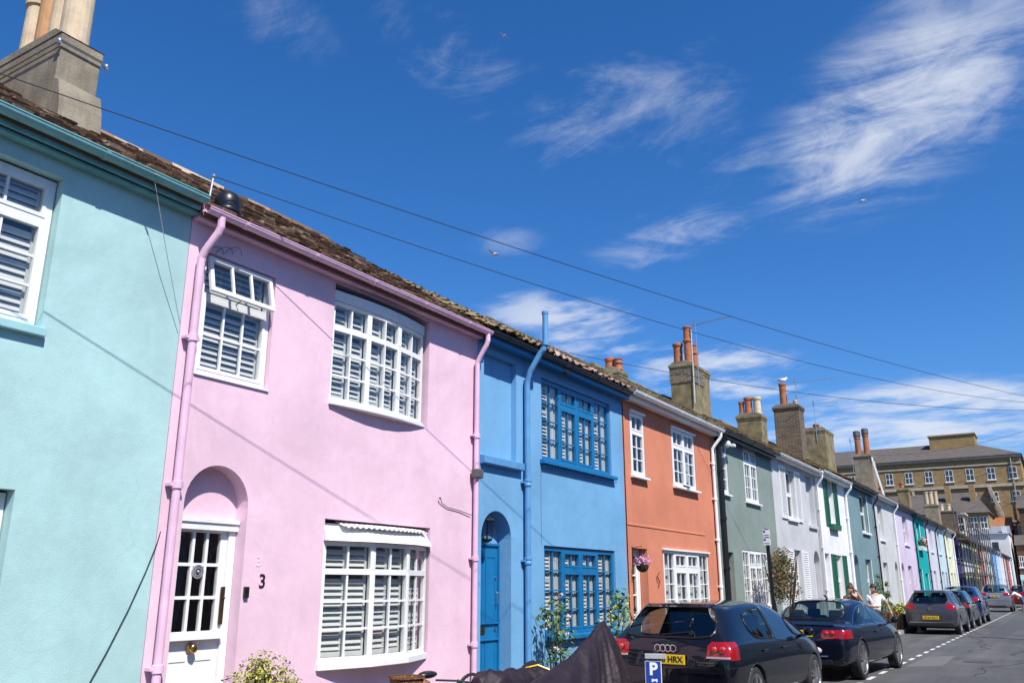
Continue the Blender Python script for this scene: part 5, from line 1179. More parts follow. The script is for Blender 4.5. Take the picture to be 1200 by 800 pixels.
r=cover('low motorcycle under a crumpled dark cover tied with a yellow cord before the blue door',-5.0,7.95,[(-.58,.45,.08,.26,.12),(-.50,.72,.12,.28,.12),(-.38,.79,.14,.30,.12),(-.1,.76,.12,.32,.12),(.25,.76,.11,.32,.12),(.6,.79,.13,.32,.12),(.85,.70,.11,.30,.12),(1.0,.55,.09,.28,.12),(1.15,.40,.08,.26,.12)],0,9,7)
m=MB(); m.tube([(-5.25,8.25,.50),(-5.14,8.35,.74),(-4.95,8.45,.79),(-4.80,8.55,.72),(-4.70,8.6,.45)],.012,6); m.build('cord',YELLOW,r)
# bicycle against the pink wall
r=thing('bicycle','bicycle with black saddle and brown wicker basket leaning below the pink bow window','bicycle',(-5.7,7.4,.12)); _bk=r
bx=-5.72
for y,nm in ((6.75,'wheel'),(7.85,'wheel')):
    m=MB(); m.lathe((bx,y,.43),[(.30,-.016),(.325,-.014),(.33,0),(.325,.014),(.30,.016),(.295,0),(.30,-.016)],32,'x',cap=False)
    for k in range(14): a=2*PI*k/14; m.tube([(bx,y,.43),(bx,y+.30*math.cos(a),.43+.30*math.sin(a))],.002,3)
    m.build(nm,RUBBER,r)
m=MB(); bb=(bx,7.28,.40)
for a,b in (((bx,6.95,.70),bb),((bx,7.62,.68),bb),((bx,7.0,.60),(bx,7.62,.66)),(bb,(bx,6.75,.43)),((bx,7.02,.60),(bx,6.75,.43)),((bx,7.6,.70),(bx,7.85,.43))): m.tube([a,b],.017,8)
m.tube([(bx-.22,7.50,.70),(bx,7.56,.70),(bx+.22,7.50,.70)],.012,6); m.build('frame',paint('bike_green',(0.02,0.05,0.04),.4),r)
m=MB(); m.sphere((bx,7.06,.80),.13,12,7,(.55,1.1,.30)); m.build('saddle',BLACK,r,smooth=True)
m=MB(); m.lathe((bx,6.72,.60),[(.002,0),(.14,0),(.17,.20),(.185,.20),(.18,.215),(.16,.21),(.13,.02),(.002,.02)],18); m.build('wicker_basket',bricks('wicker',(0.28,0.14,0.06),(0.14,0.06,0.03),(0.05,0.025,0.015),w=.05,h=.03),r)
m=MB(); m.lathe((bx,6.86,.735),[(.002,.05),(.09,.045),(.15,.015),(.17,-.03),(.16,-.035)],18); m.build('basket_cover',paint('leopard_cloth',(0.20,0.09,0.05),.9,.9,38),r,smooth=True); r.location=(-5.7,7.85,.05)
# ------------------------------------------------------------------ cars
AMBER=paint('amber_lens',(0.48,0.06,0.015),.15,.1,40,coat=1.0); RED2=paint('bright_red_lens',(0.50,0.02,0.015),.12,.1,40,coat=1.0)
TRIM=paint('car_trim',(0.012,0.012,0.014),0.4,.1,10); GAP=paint('panel_gap',(0.004,0.004,0.004),0.8)
UNDER=paint('wheel_arch',(0.006,0.006,0.006),0.9); SEAT=paint('seat_cloth',(0.03,0.03,0.034),0.9,.2,15)
def carpaint(name,c,metal=0.3,rough=0.3): return paint(name,c,rough,.05,60,coat=1.0,metal=metal,spec=.15)
HATCH=[(0.00,.30,.56,.62,.74,.72,.66),(0.035,.25,.80,.86,.835,.79,.71),(0.10,.23,.93,.975,.865,.82,.70),(0.30,.21,.945,1.20,.875,.825,.615),(0.50,.20,.95,1.37,.88,.83,.575),(0.82,.20,.945,1.40,.88,.835,.59),(1.64,.19,.93,1.42,.885,.84,.60),(1.73,.19,.93,1.42,.885,.84,.60),(2.50,.19,.91,1.385,.885,.84,.575),(3.28,.20,.885,.95,.875,.815,.66),(3.80,.21,.80,.85,.85,.77,.62),(4.16,.23,.66,.71,.78,.69,.54),(4.29,.29,.52,.57,.62,.58,.46)]
SALOON=[(0.00,.32,.60,.66,.72,.70,.64),(0.04,.26,.84,.89,.84,.78,.70),(0.14,.24,.905,.955,.875,.82,.72),(0.70,.21,.925,.985,.895,.84,.70),(0.80,.21,.925,1.0,.895,.84,.69),(1.45,.20,.925,1.335,.90,.845,.585),(2.05,.19,.915,1.375,.905,.85,.59),(2.12,.19,.915,1.375,.905,.85,.59),(2.72,.19,.90,1.335,.905,.85,.565),(3.52,.20,.87,.93,.895,.83,.67),(4.1,.21,.78,.83,.87,.79,.63),(4.48,.23,.66,.70,.80,.71,.55),(4.63,.30,.52,.56,.64,.58,.46)]
def scaled(prof,L=1,W=1,Hh=1): return [(y*L,a*Hh,b*Hh,c*Hh,d*W,e*W,f*W) for y,a,b,c,d,e,f in prof]
def ring(st,cab):
    y,zb,zs,zt,wm,ws,wt=st
    P=[(0,zb),(wm*.84,zb),(wm*.965,zb+.09),(wm,zb+(zs-zb)*.52),(ws+.028,zs-.055),(ws-.004,zs+.0)]
    if cab: P+=[(wt+.045,zt-.095),(wt-.045,zt-.012),(0,zt+.012)]
    else: P+=[((ws*.45+wt*.55),zs+(zt-zs)*.62),(wt-.03,zt-.004),(0,zt+.014)]
    return P
def car(label,loc,rz,prof,pm,cat='car',name='parked_car',cabin=(3,9),rear=(2,4),front=(8,9),side=(5,6,8),pillars=(6,),wheels=None,wr=.315,detail=2,lamps=(.44,.74,.97,.36),plate=None,gaps=(),rim=ALLOY,group=None,extras=None,tint=CARGLASS,plate_z=.72,bumper=None,trims=None):
    """body lofted from sections, smoothed, arches cut, then split into painted body, glass and lamps"""
    mats=[pm,tint,tint,tint,TRIM,UNDER,GAP,RED]
    n=len(prof); v=[];f=[];mi=[]
    rings=[ring(s,cabin[0]<=i<cabin[1]) for i,s in enumerate(prof)]
    idx=[]
    for i,rg in enumerate(rings):
        row=[]
        for sgn in (1,-1):
            r_=[]
            for k,(x,z) in enumerate(rg):
                if k in (0,8) and sgn==-1: r_.append(row[0][k]); continue
                v.append((sgn*x,prof[i][0],z)); r_.append(len(v)-1)
            row.append(r_)
        idx.append(row)
    for i in range(n-1):
        for s in (0,1):
            for k in range(8):
                a,b,c,d=idx[i][s][k],idx[i+1][s][k],idx[i+1][s][k+1],idx[i][s][k+1]
                f.append((a,b,c,d) if s==0 else (d,c,b,a)); q=0
                if k==5 and i in side: q=1
                if k==5 and i in pillars: q=4
                if k==7 and rear[0]<=i<rear[1]: q=2
                if k==7 and front[0]<=i<front[1]: q=3
                mi.append(q)
    for e,rev in ((0,0),(n-1,1)):
        for k in range(8):
            a,b,c,d=idx[e][0][k],idx[e][0][k+1],idx[e][1][k+1],idx[e][1][k]
            q=[x for j,x in enumerate((a,b,c,d)) if x not in (a,b,c,d)[:j]]
            f.append(tuple(q) if not rev else tuple(reversed(q))); mi.append(0)
    me=bpy.data.meshes.new('body'); me.from_pydata(v,[],f)
    for m_ in mats: me.materials.append(m_)
    me.polygons.foreach_set('material_index',mi)
    bm=bmesh.new(); bm.from_mesh(me); bmesh.ops.recalc_face_normals(bm,faces=bm.faces)
    cl=bm.edges.layers.float.new('crease_edge')
    for e in bm.edges:
        q={fc.material_index for fc in e.link_faces}
        if len(q)>1: e[cl]=.55
    for e in bm.edges:   # waist crease
        pass
    bm.to_mesh(me); bm.free()
    ob=bpy.data.objects.new('body',me); col.objects.link(ob)
    sb=ob.modifiers.new('s','SUBSURF'); sb.levels=detail; sb.render_levels=detail
    wheels=wheels or (prof[0][0]+.80*(prof[-1][0]/4.29),prof[0][0]+3.38*(prof[-1][0]/4.29))
    W=max(s[4] for s in prof)
    c=MB()
    for y in wheels:
        for sx in (-1,1): c.lathe((sx*(W-.12),y,wr-.01),[(wr+.045,-.16),(wr+.045,.30)],28,'x')
    cm=bpy.data.meshes.new('cut'); cm.from_pydata(c.v,[],c.f)
    for m_ in mats: cm.materials.append(m_)
    cm.polygons.foreach_set('material_index',[5]*len(cm.polygons))
    b2=bmesh.new(); b2.from_mesh(cm); bmesh.ops.recalc_face_normals(b2,faces=b2.faces); b2.to_mesh(cm); b2.free()
    co=bpy.data.objects.new('cut',cm); col.objects.link(co)
    bo=ob.modifiers.new('b','BOOLEAN'); bo.operation='DIFFERENCE'; bo.solver='EXACT'; bo.object=co
    dg=bpy.context.evaluated_depsgraph_get(); fin=bpy.data.meshes.new_from_object(ob.evaluated_get(dg))
    bpy.data.objects.remove(ob); bpy.data.objects.remove(co)
    bm=bmesh.new(); bm.from_mesh(fin)
    def cut(co_,no): bmesh.ops.bisect_plane(bm,geom=bm.verts[:]+bm.edges[:]+bm.faces[:],plane_co=co_,plane_no=no,dist=1e-5)
    lx,lz0,lz1,ly=lamps
    for p in ((lx,0,0),(-lx,0,0)): cut(p,(1,0,0))
    cut((0,0,lz0),(0,0,1)); cut((0,0,lz1),(0,0,1)); cut((0,ly,0),(0,1,0))
    cc=.05   # rounded inner corners of the lamp lenses
    for s_ in (1,-1):
        cut((s_*(lx+cc),0,lz1),(-s_,0,1)); cut((s_*(lx+cc*.8),0,lz0),(-s_,0,-1))
    for (gy,ga,gb) in gaps:
        for d_ in (-.004,.004): cut((0,gy+d_,0),(0,1,0))
    if bumper: 
        for d_ in (-.004,.004): cut((0,0,bumper+d_),(0,0,1))
    for fc in bm.faces:
        ct=fc.calc_center_median()
        if fc.material_index==0:
            if abs(ct.x)>lx and lz0<ct.z<lz1 and ct.y<ly and fc.normal.z<.8 and (lz1-ct.z)+(abs(ct.x)-lx)>cc and (ct.z-lz0)+(abs(ct.x)-lx)>cc*.8: fc.material_index=7
            for gy,ga,gb in gaps:
                if abs(ct.y-gy)<.004 and ga<ct.z<gb and abs(ct.x)>W*.75: fc.material_index=6
            if bumper and abs(ct.z-bumper)<.004 and ct.y<.5: fc.material_index=6
            if ct.z<prof[5][1]+.06 and abs(fc.normal.z)>.6: fc.material_index=5
    bm.to_mesh(fin); bm.free()
    root=thing(name,label,cat,loc,rz,group,local=True)
    def split(nm,pred,mlist,off=0.0,thick=0):
        b3=bmesh.new(); b3.from_mesh(fin)
        bmesh.ops.delete(b3,geom=[fc for fc in b3.faces if not pred(fc)],context='FACES')
        if not b3.faces: b3.free(); return None
        if off:
            for vv in b3.verts: vv.co+=vv.normal*off
        m2=bpy.data.meshes.new(nm); remap={k:i for i,k in enumerate(mlist)}
        for fc in b3.faces: fc.material_index=remap[fc.material_index]; fc.smooth=True
        b3.to_mesh(m2); b3.free()
        for k in mlist: m2.materials.append(mats[k])
        o=bpy.data.objects.new(nm,m2); return link(o,root)
    body=split('body',lambda q:q.material_index in (0,4,5,6),[0,4,5,6])
    yp=(prof[pillars[0]][0]+prof[pillars[0]+1][0])/2
    for s in (1,-1):
        for s2 in (1,-1): split('side_window',lambda q:q.material_index==1 and q.calc_center_median().x*s>0 and (q.calc_center_median().y-yp)*s2>0,[1])
    split('rear_window',lambda q:q.material_index==2,[2]); split('windscreen',lambda q:q.material_index==3,[3])
    for s in (1,-1):
        tl_=split('tail_light',lambda q:q.material_index==7 and q.calc_center_median().x*s>0,[7],.004)
        if tl_ is not None and detail>2:
            vs_=[q.co for q in tl_.data.vertices]; zc=(lz0+lz1)/2
            for fx,rr,mt_ in ((lx+.10,.034,AMBER),(lx+.20,.040,RED2)):
                near=[q for q in vs_ if abs(abs(q.x)-fx)<.06]
                if near:
                    yy=min(q.y for q in near); m=MB(); m.lathe((s*fx,yy+.002,zc+.02),[(rr,.01),(rr*.95,-.006),(rr*.5,-.012),(.002,-.014)],16,'y'); m.build('lamp_reflector',mt_,tl_,world=False,smooth=True)
    # rubber and chrome seals along the glass edges
    def seal(mi_,nm,mt,rr):
        b4=bmesh.new(); b4.from_mesh(fin); Q={}
        for e in b4.edges:
            k=[f_.material_index for f_ in e.link_faces]
            if len(k)==2 and (k[0]==mi_)!=(k[1]==mi_):
                no=(e.verts[0].normal+e.verts[1].normal).normalized()*rr*.5
                ct=(e.verts[0].co+e.verts[1].co)/2; q=Q.setdefault((ct.x>0,ct.y>yp) if mi_==1 else 0,MB())
                q.tube([e.verts[0].co+no,e.verts[1].co+no],rr,5,cap=True)
        b4.free()
        for q in Q.values(): q.build(nm,mt,root,world=False)
    if trims:
        seal(1,'window_trim',trims,.009); seal(2,'window_seal',TRIM,.014)
    bpy.data.meshes.remove(fin)
    # interior
    m=MB(); zt=max(s[3] for s in prof); k=prof[-1][0]/4.29
    for y in (1.05*k+.15,2.15*k):
        for sx in (-.36,.36):
            m.xbox(Matrix.Translation((sx,y,.80*zt/1.42))@Matrix.Rotation(R(-12),4,'X'),.44,.12,.55); m.xbox(Matrix.Translation((sx,y+.30,.52)),.46,.5,.14)
            m.xbox(Matrix.Translation((sx,y-.07,1.13*zt/1.42))@Matrix.Rotation(R(-10),4,'X'),.25,.09,.16)
    m.box(-.66,.66,3.0*k,3.3*k,.70,.90); m.build('seats',SEAT,root,world=False,bevel=.03)
    # wheels
    for y in wheels:
        for sx in (-1,1):
            t=MB(); x0=sx*(W-.115)
            t.lathe((x0,y,wr),[(wr*.74,-.088),(wr*.90,-.094),(wr*.985,-.078),(wr,-.05),(wr,.05),(wr*.985,.078),(wr*.90,.094),(wr*.74,.088)],32,'x',cap=False)
            w=t.build('wheel',RUBBER,root,world=False,smooth=True)
            q=MB(); xo=sx*.09
            q.lathe((x0,y,wr),[(wr*.76,xo*.95),(wr*.72,xo*1.0),(wr*.68,xo*.8),(wr*.68,-xo*.6)],32,'x',cap=False)
            for j in range(5):
                a=2*PI*j/5+.3
                for da in (-.13,.13):
                    p=Vector((x0+xo*.75,y+wr*.70*math.cos(a+da),wr+wr*.70*math.sin(a+da))); c_=Vector((x0+xo*.9,y+wr*.12*math.cos(a+da*3),wr+wr*.12*math.sin(a+da*3)))
                    q.bar(c_,p,.032,.035,(1,0,0))
            q.lathe((x0,y,wr),[(wr*.2,xo*.6),(wr*.2,xo*1.0),(.002,xo*1.05)] ,14,'x')
            q.build('rim',rim,w,world=False)
            q=MB(); q.lathe((x0,y,wr),[(wr*.45,xo*.25),(.002,xo*.27)],20,'x'); q.build('brake_disc',paint('brake_steel',(0.2,0.19,0.18),.5,.1,10,metal=.7),w,world=False)
    # mirrors, handles
    ym=prof[front[0]][0]+.42*(prof[front[1]][0]-prof[front[0]][0]); zm=prof[front[1]][2]+.07
    for sx in (-1,1):
        m=MB(); m.sphere((sx*(W+.085),ym,zm+.02),.1,12,7,(.82,.5,.62)); m.bar((sx*(W-.09),ym+.02,zm-.05),(sx*(W+.03),ym,zm-.02),.08,.04); m.build('wing_mirror',pm,root,world=False,smooth=True)
    for gy in [g_[0] for g_ in gaps[:-1]]:
        m=MB()
        for sx in (-1,1): m.xbox(Matrix.Translation((sx*(W*.985+.008),gy+.17,prof[5][2]-.14)),.03,.19,.03)
        m.build('door_handle',pm,root,world=False,bevel=.008)
    # rear plate, wiper, diffuser
    if plate is not None:
        m=MB(); m.box(-.26,.26,-.030,-.012,plate_z-.056,plate_z+.056); pl=m.build('number_plate',YELLOW,root,world=False,bevel=.003)
        if plate:
            t=MB(); text(t,plate,Matrix(((1,0,0,0),(0,0,-1,-.031),(0,1,0,plate_z),(0,0,0,1))),.098,.002,bold=.002); t.build('plate_lettering',paint('plate_black',(0.01,0.01,0.01),.5),pl,world=False)
    m=MB(); m.box(-W*.62,W*.62,-.005,.14,prof[0][1]-.03,prof[0][1]+.05); m.build('rear_diffuser',TRIM,root,world=False,bevel=.01)
    if extras: extras(root,W)
    for s in (-1,1):
        m=MB(); y=prof[-2][0]; m.sphere((s*prof[-2][4]*.80,y-.02,prof[-2][2]-.03),.12,12,7,(1.2,.9,.55)); m.build('headlight',CLEARL,root,world=False,smooth=True)
    return root
NAVY=carpaint('black_blue_paint',(0.003,0.0038,0.008),.0,.35); NAVY2=carpaint('dark_navy_paint',(0.0035,0.0055,0.014),.0,.35)
GREYP=carpaint('mid_grey_metallic',(0.085,0.085,0.095),.6,.32); BLK=carpaint('black_paint',(0.006,0.006,0.007),.2,.28); BLUEC=carpaint('royal_blue_metallic',(0.01,0.035,0.14),.5,.3)
SILV=carpaint('silver_metallic',(0.30,0.29,0.31),.7,.35); REDC=carpaint('red_paint',(0.25,0.006,0.012),.1,.3)
def a3(root,W):
    m=MB()
    for k in range(4): m.lathe((-.105+.07*k,-.004,.865),[(.034,-.006),(.044,-.006),(.044,.004),(.034,.004),(.034,-.006)],20,'y',cap=False)
    m.build('emblem',CHROME,root,world=False)
    m=MB(); m.bar((-.26,.105,1.0),(.30,.16,1.06),.022,.016); m.lathe((.30,.135,1.045),[(.03,-.02),(.03,.02)],10,'y'); m.build('rear_wiper',TRIM,root,world=False)
    m=MB(); m.prism([(.40,1.345),(.52,1.385),(.58,1.39),(.54,1.36)],-.47,.47,'x'); m.build('roof_spoiler',NAVY,root,world=False,bevel=.012)
    m=MB(); m.box(.40,.63,-.002,.03,.705,.72); m.box(.41,.50,-.002,.03,.68,.692); m.box(.55,.63,-.002,.03,.68,.692); m.build('model_badge',CHROME,root,world=False)
    m=MB(); m.box(-.75,.75,-.008,.03,.585,.60); m.build('bumper_strip',NAVY,root,world=False)
    for s in (-1,1):
        m=MB(); m.box(s*.54,s*.82,-.02,.2,.765,.785); m.build('lamp_strip',CLEARL,root,world=False)
A3G=[(1.0,.35,.92),(1.76,.28,.92),(2.78,.30,.90)]
car('dark blue-black hatchback with red tail lights and yellow plate nearest the camera',(-4.37,10.62,0),R(-2.5),scaled(HATCH,1,1.0,1.0),NAVY,gaps=A3G,plate='GX58 HRX',plate_z=.735,extras=a3,detail=3,trims=TRIM,lamps=(.53,.745,.95,.26),bumper=.66)
def a5(root,W):
    m=MB(); m.prism([(.10,.945),(.22,.985),(.24,.97)],-.60,.60,'x'); m.build('boot_lip',NAVY2,root,world=False)
    m=MB(); m.tube([(-.5,-.012,.43),(.5,-.012,.43)],.012,6); m.build('chrome_strip',CHROME,root,world=False)
    m=MB(); m.bar((0,2.0,1.385),(0,1.82,1.44),.03,.02); m.build('roof_aerial',TRIM,root,world=False)
car('dark navy two-door saloon with wide red tail lights parked ahead of the black hatchback',(-4.22,16.45,0),R(-3.5),scaled(SALOON,1,1.0,1.0),NAVY2,cabin=(4,9),rear=(4,5),front=(8,9),side=(4,5,7,8),pillars=(6,),gaps=[(1.72,.30,.92),(2.95,.30,.88)],plate='',plate_z=.80,detail=3,trims=CHROME,lamps=(.40,.72,.865,.34),extras=a5,wr=.335)
def polo(root,W):
    m=MB(); m.lathe((0,-.004,.855),[(.045,-.006),(.058,-.006),(.058,.006),(.045,.006),(.045,-.006)],24,'y',cap=False)
    for a,b in (((-.03,.895),(-.004,.845)),((.03,.895),(.004,.845)),((-.04,.87),(-.02,.82)),((.04,.87),(.02,.82)),((-.02,.82),(0,.855)),((.02,.82),(0,.855))): m.bar((a[0],-.006,a[1]),(b[0],-.006,b[1]),.006,.009)
    m.build('emblem',CHROME,root,world=False)
    m=MB(); m.prism([(.24,1.40),(.44,1.475),(.52,1.48),(.46,1.44)],-.5,.5,'x'); m.build('roof_spoiler',GREYP,root,world=False,bevel=.01)
    m=MB(); m.bar((-.05,.06,1.02),(.40,.11,1.07),.02,.015); m.build('rear_wiper',TRIM,root,world=False)
    m=MB(); m.box(-.70,.70,-.012,.05,.40,.415); m.build('bumper_strip',CHROME,root,world=False)
P=scaled(HATCH,.93,.97,1.055)
car('grey hatchback seen from behind with a yellow plate beside the wooden planters',(-4.18,34.3,0),R(-1),P,GREYP,gaps=[(.95,.35,.95),(1.66,.28,.95),(2.6,.3,.92)],plate='GY64 KLO',plate_z=.565,extras=polo,trims=TRIM,lamps=(.50,.83,1.03,.28),bumper=.71)
car('black hatchback half hidden between the grey hatchback and the blue estate',(-4.2,39.4,0),R(-1),scaled(HATCH,1.0,.98,1.05),BLK,gaps=[(1.0,.35,.95),(1.76,.28,.95),(2.78,.3,.92)],plate='',extras=None,lamps=(.50,.80,1.0,.3))
car('royal blue tall car parked beyond the black hatchback',(-4.25,45.2,0),R(-1),scaled(HATCH,1.02,1.02,1.16),BLUEC,gaps=[(1.0,.35,1.0),(1.76,.28,1.0),(2.78,.3,1.0)],plate='',lamps=(.50,.95,1.15,.3),wr=.34)
car('silver tall car with a yellow plate that the bending person leans on',(-4.1,66.5,0),R(0),scaled(HATCH,1.03,1.06,1.25),SILV,gaps=[(1.0,.35,1.0),(1.76,.28,1.0),(2.78,.3,1.0)],plate='GJ15 YRN',plate_z=1.0,lamps=(.48,1.02,1.22,.3),wr=.34,bumper=.72)
car('bright red car beyond the bending person',(-3.2,82,0),R(0),scaled(HATCH,1.0,1.03,1.22),REDC,plate='',lamps=(.50,.95,1.15,.3),wr=.34)
car('black tall van-like car at the right edge of the street',(-1.45,72,0),R(0),scaled(HATCH,1.05,1.02,1.32),BLK,plate='',lamps=(.50,1.1,1.35,.3),wr=.34)

# ------------------------------------------------------------------ people
SKIN=paint('skin',(0.50,0.28,0.19),0.55,.08,14)
def skin_mesh(name,J,E,mat,parent,root='pelvis',sub=2,extra=None):
    names=list(J); ix={k:i for i,k in enumerate(names)}
    me=bpy.data.meshes.new(name); me.from_pydata([J[k][0] for k in names],[(ix[a],ix[b]) for a,b in E],[])
    ob=bpy.data.objects.new(name,me); col.objects.link(ob)
    sk=ob.modifiers.new('k','SKIN'); sk.use_smooth_shade=True
    if not me.skin_vertices: 
        bm=bmesh.new(); bm.from_mesh(me); bm.verts.layers.skin.verify(); bm.to_mesh(me); bm.free()
    for k in names:
        r_=J[k][1]; sv=me.skin_vertices[0].data[ix[k]]; sv.radius=(r_,r_) if not isinstance(r_,tuple) else r_; sv.use_root=(k==root)
    s=ob.modifiers.new('s','SUBSURF'); s.levels=sub; s.render_levels=sub
    dg=bpy.context.evaluated_depsgraph_get(); fin=bpy.data.meshes.new_from_object(ob.evaluated_get(dg)); bpy.data.objects.remove(ob)
    mb=MB(); mb.add([tuple(q.co) for q in fin.vertices],[tuple(p.vertices) for p in fin.polygons]); bpy.data.meshes.remove(fin)
    if extra: extra(mb)
    return mb.build(name,mat,parent,smooth=True,world=False)
def hand(mb,w,d,side,s=1.0):
    """palm direction d; five separate curled fingers"""
    w=Vector(w); d=Vector(d).normalized(); a=d.cross(Vector((0,0,1))); 
    if a.length<.1: a=d.cross(Vector((0,1,0)))
    a.normalize(); n=a.cross(d)
    mb.tube([w,w+d*.045,w+d*.09],[.026,.038,.034],8)
    for k,l in enumerate((.068,.078,.072,.055)):
        b=w+d*.085+a*(.027-.018*k); mb.tube([b,b+d*l*.5,b+d*l*.85-n*l*.3],[.0095,.009,.006],6)
    b=w+d*.03+a*.034*side; mb.tube([b,b+d*.035+a*.028*side,b+d*.07+a*.03*side-n*.01],[.012,.011,.007],6)
def face(mb,c,fw,up=(0,0,1),s=1.0):
    c=Vector(c); fw=Vector(fw).normalized(); u=Vector(up); sd=fw.cross(u).normalized()
    for q in (-1,1): mb.sphere(c+sd*q*.075*s,.026*s,8,6,(.5,.7,1.2))
    mb.sphere(c+fw*.10*s-u*.005*s,.02*s,8,6,(.8,.8,1.6))
    mb.bar(c+fw*.093*s-u*.055*s-sd*.02,c+fw*.093*s-u*.055*s+sd*.02,.012,.010)
def person(label,loc,rz,J,E,shirt,trousers,hairc,facing=(0,-1,0),shirt_j=(),trouser_j=(),long_hair=False,size=.95,hands=(),grow=.014,shirt_e=(),trouser_e=(),shoe=True):
    r=thing('person',label,'person',loc,rz,None,local=True); r.scale=(size,)*3
    hc=Vector(J['head'][0])
    def ex(mb):
        mb.sphere(hc+Vector((0,0,.0)),.1,16,12,(.80,.98,1.18)); face(mb,hc,facing)
        for (w,d,s) in hands: hand(mb,J[w][0],d,s)
    b=skin_mesh('body',J,E,SKIN,r,extra=ex)
    def sub(names,edges,nm,mt,g,root):
        JJ={k:(J[k][0],(J[k][1]+g) if not isinstance(J[k][1],tuple) else tuple(q+g for q in J[k][1])) for k in names}
        if 'neckb' in JJ and abs(JJ['neckb'][0][0])<.1: JJ['neckb']=((JJ['neckb'][0][0],JJ['neckb'][0][1],JJ['neckb'][0][2]+.012),(.125,.095))
        return skin_mesh(nm,JJ,edges,mt,r,root=root)
    sub(shirt_j,shirt_e,'shirt',shirt,grow,'chest'); sub(trouser_j,trouser_e,'trousers',trousers,grow,'pelvis')
    h=MB(); f=Vector(facing).normalized()
    h.sphere(hc-f*.012+Vector((0,0,.034)),.114,18,12,(.88,1.0,1.12))
    h.v=[tuple(Vector(q)-f*0) for q in h.v]
    if long_hair: h.sphere(hc-f*.07-Vector((0,0,.06)),.10,12,8,(.9,.8,1.7)); h.sphere(hc-f*.05+Vector((0,0,.14)),.06,10,7)
    # keep the face clear of hair
    hm=h.build('hair',hairc,r,smooth=True,world=False)
    bm=bmesh.new(); bm.from_mesh(hm.data)
    bmesh.ops.delete(bm,geom=[q for q in bm.verts if (q.co-hc).dot(f)>.05 and (q.co-hc).z<.028],context='VERTS'); bm.to_mesh(hm.data); bm.free()
    if shoe:
        for k in ('footL','footR'):
            if k in J:
                m=MB(); p=Vector(J[k][0]); m.sphere((p.x,p.y,.045),.06,10,6,(.75,1.9,.75)); m.build('shoe',BLACK,r,smooth=True,world=False)
    return r
BASE={'pelvis':((0,0,.95),(.135,.10)),'waist':((0,0,1.08),(.125,.09)),'chest':((0,0,1.28),(.15,.105)),'neckb':((0,.0,1.42),(.10,.08)),'neck':((0,-.01,1.50),.05),'head':((0,-.02,1.62),.07),
 'hipL':((.09,0,.90),.09),'kneeL':((.10,-.02,.50),.058),'ankL':((.10,.02,.10),.04),'footL':((.11,-.10,.05),.035),
 'hipR':((-.09,0,.90),.09),'kneeR':((-.10,-.02,.50),.058),'ankR':((-.10,.02,.10),.04),'footR':((-.11,-.10,.05),.035),
 'shL':((.17,0,1.40),.062),'elL':((.24,.02,1.14),.042),'wrL':((.24,-.06,.90),.028),'shR':((-.17,0,1.40),.062),'elR':((-.24,.02,1.14),.042),'wrR':((-.24,-.06,.90),.028)}
EDG=[('pelvis','waist'),('waist','chest'),('chest','neckb'),('neckb','neck'),('neck','head'),('pelvis','hipL'),('hipL','kneeL'),('kneeL','ankL'),('ankL','footL'),('pelvis','hipR'),('hipR','kneeR'),('kneeR','ankR'),('ankR','footR'),('neckb','shL'),('shL','elL'),('elL','wrL'),('neckb','shR'),('shR','elR'),('elR','wrR')]
SHJ=['pelvis','waist','chest','neckb','shL','shR','slL','slR']; SHE=[('pelvis','waist'),('waist','chest'),('chest','neckb'),('neckb','shL'),('neckb','shR'),('shL','slL'),('shR','slR')]
TRJ=['pelvis','hipL','kneeL','ankL','hipR','kneeR','ankR']; TRE=[('pelvis','hipL'),('hipL','kneeL'),('kneeL','ankL'),('pelvis','hipR'),('hipR','kneeR'),('kneeR','ankR')]
def pose(**kw):
    J=dict(BASE); J.update({k:(v,J[k][1]) for k,v in kw.items()})
    for s in 'LR': J['sl'+s]=(tuple((Vector(J['sh'+s][0])*.42+Vector(J['el'+s][0])*.58)),.052)
    return J
def edges(J): 
    e=[q for q in EDG if q not in (('shL','elL'),('shR','elR'))]
    return e+[('shL','slL'),('slL','elL'),('shR','slR'),('slR','elR')]
WTEE=paint('white_cotton',(0.78,0.78,0.79),.9,.05,8,.3,20); DKT=paint('dark_trousers',(0.02,0.02,0.025),.9,.2,8); BRN=paint('brown_top',(0.16,0.08,0.045),.9,.15,8); DEN=paint('blue_denim',(0.06,0.13,0.28),.9,.15,10)
HAIRD=paint('dark_brown_hair',(0.025,0.014,0.009),.6,.3,30); HAIRB=paint('brown_hair',(0.06,0.03,0.016),.6,.3,30)
# local -Y faces the camera side
J=pose(elL=(.34,.04,1.18),wrL=(.40,-.02,.97),elR=(-.22,-.02,1.13),wrR=(-.02,-.17,1.10),head=(-.03,-.03,1.62),neck=(-.01,-.01,1.50))
person('dark-haired man in a white T-shirt and dark trousers standing by the navy car',(-4.75,27.4,0),R(15),J,edges(J),WTEE,DKT,HAIRD,(-.5,-.85,-.05),SHJ,TRJ,hands=(('wrL',(.3,-.1,-1),-1),('wrR',(1,-.1,.1),1)),shirt_e=SHE,trouser_e=TRE,grow=.022)
J=pose(elL=(.27,-.14,1.30),wrL=(.15,-.17,1.54),elR=(-.20,-.02,1.14),wrR=(-.10,-.18,1.04),head=(-.02,-.03,1.60))
person('brown-haired woman in a brown top with one arm raised behind the navy car roof',(-4.95,25.2,0.0),R(10),J,edges(J),BRN,DKT,HAIRB,(-.3,-.9,0),SHJ,TRJ,long_hair=True,hands=(('wrL',(-.4,0,1),-1),('wrR',(.8,-.2,-.1),1)),shirt_e=SHE,trouser_e=TRE)
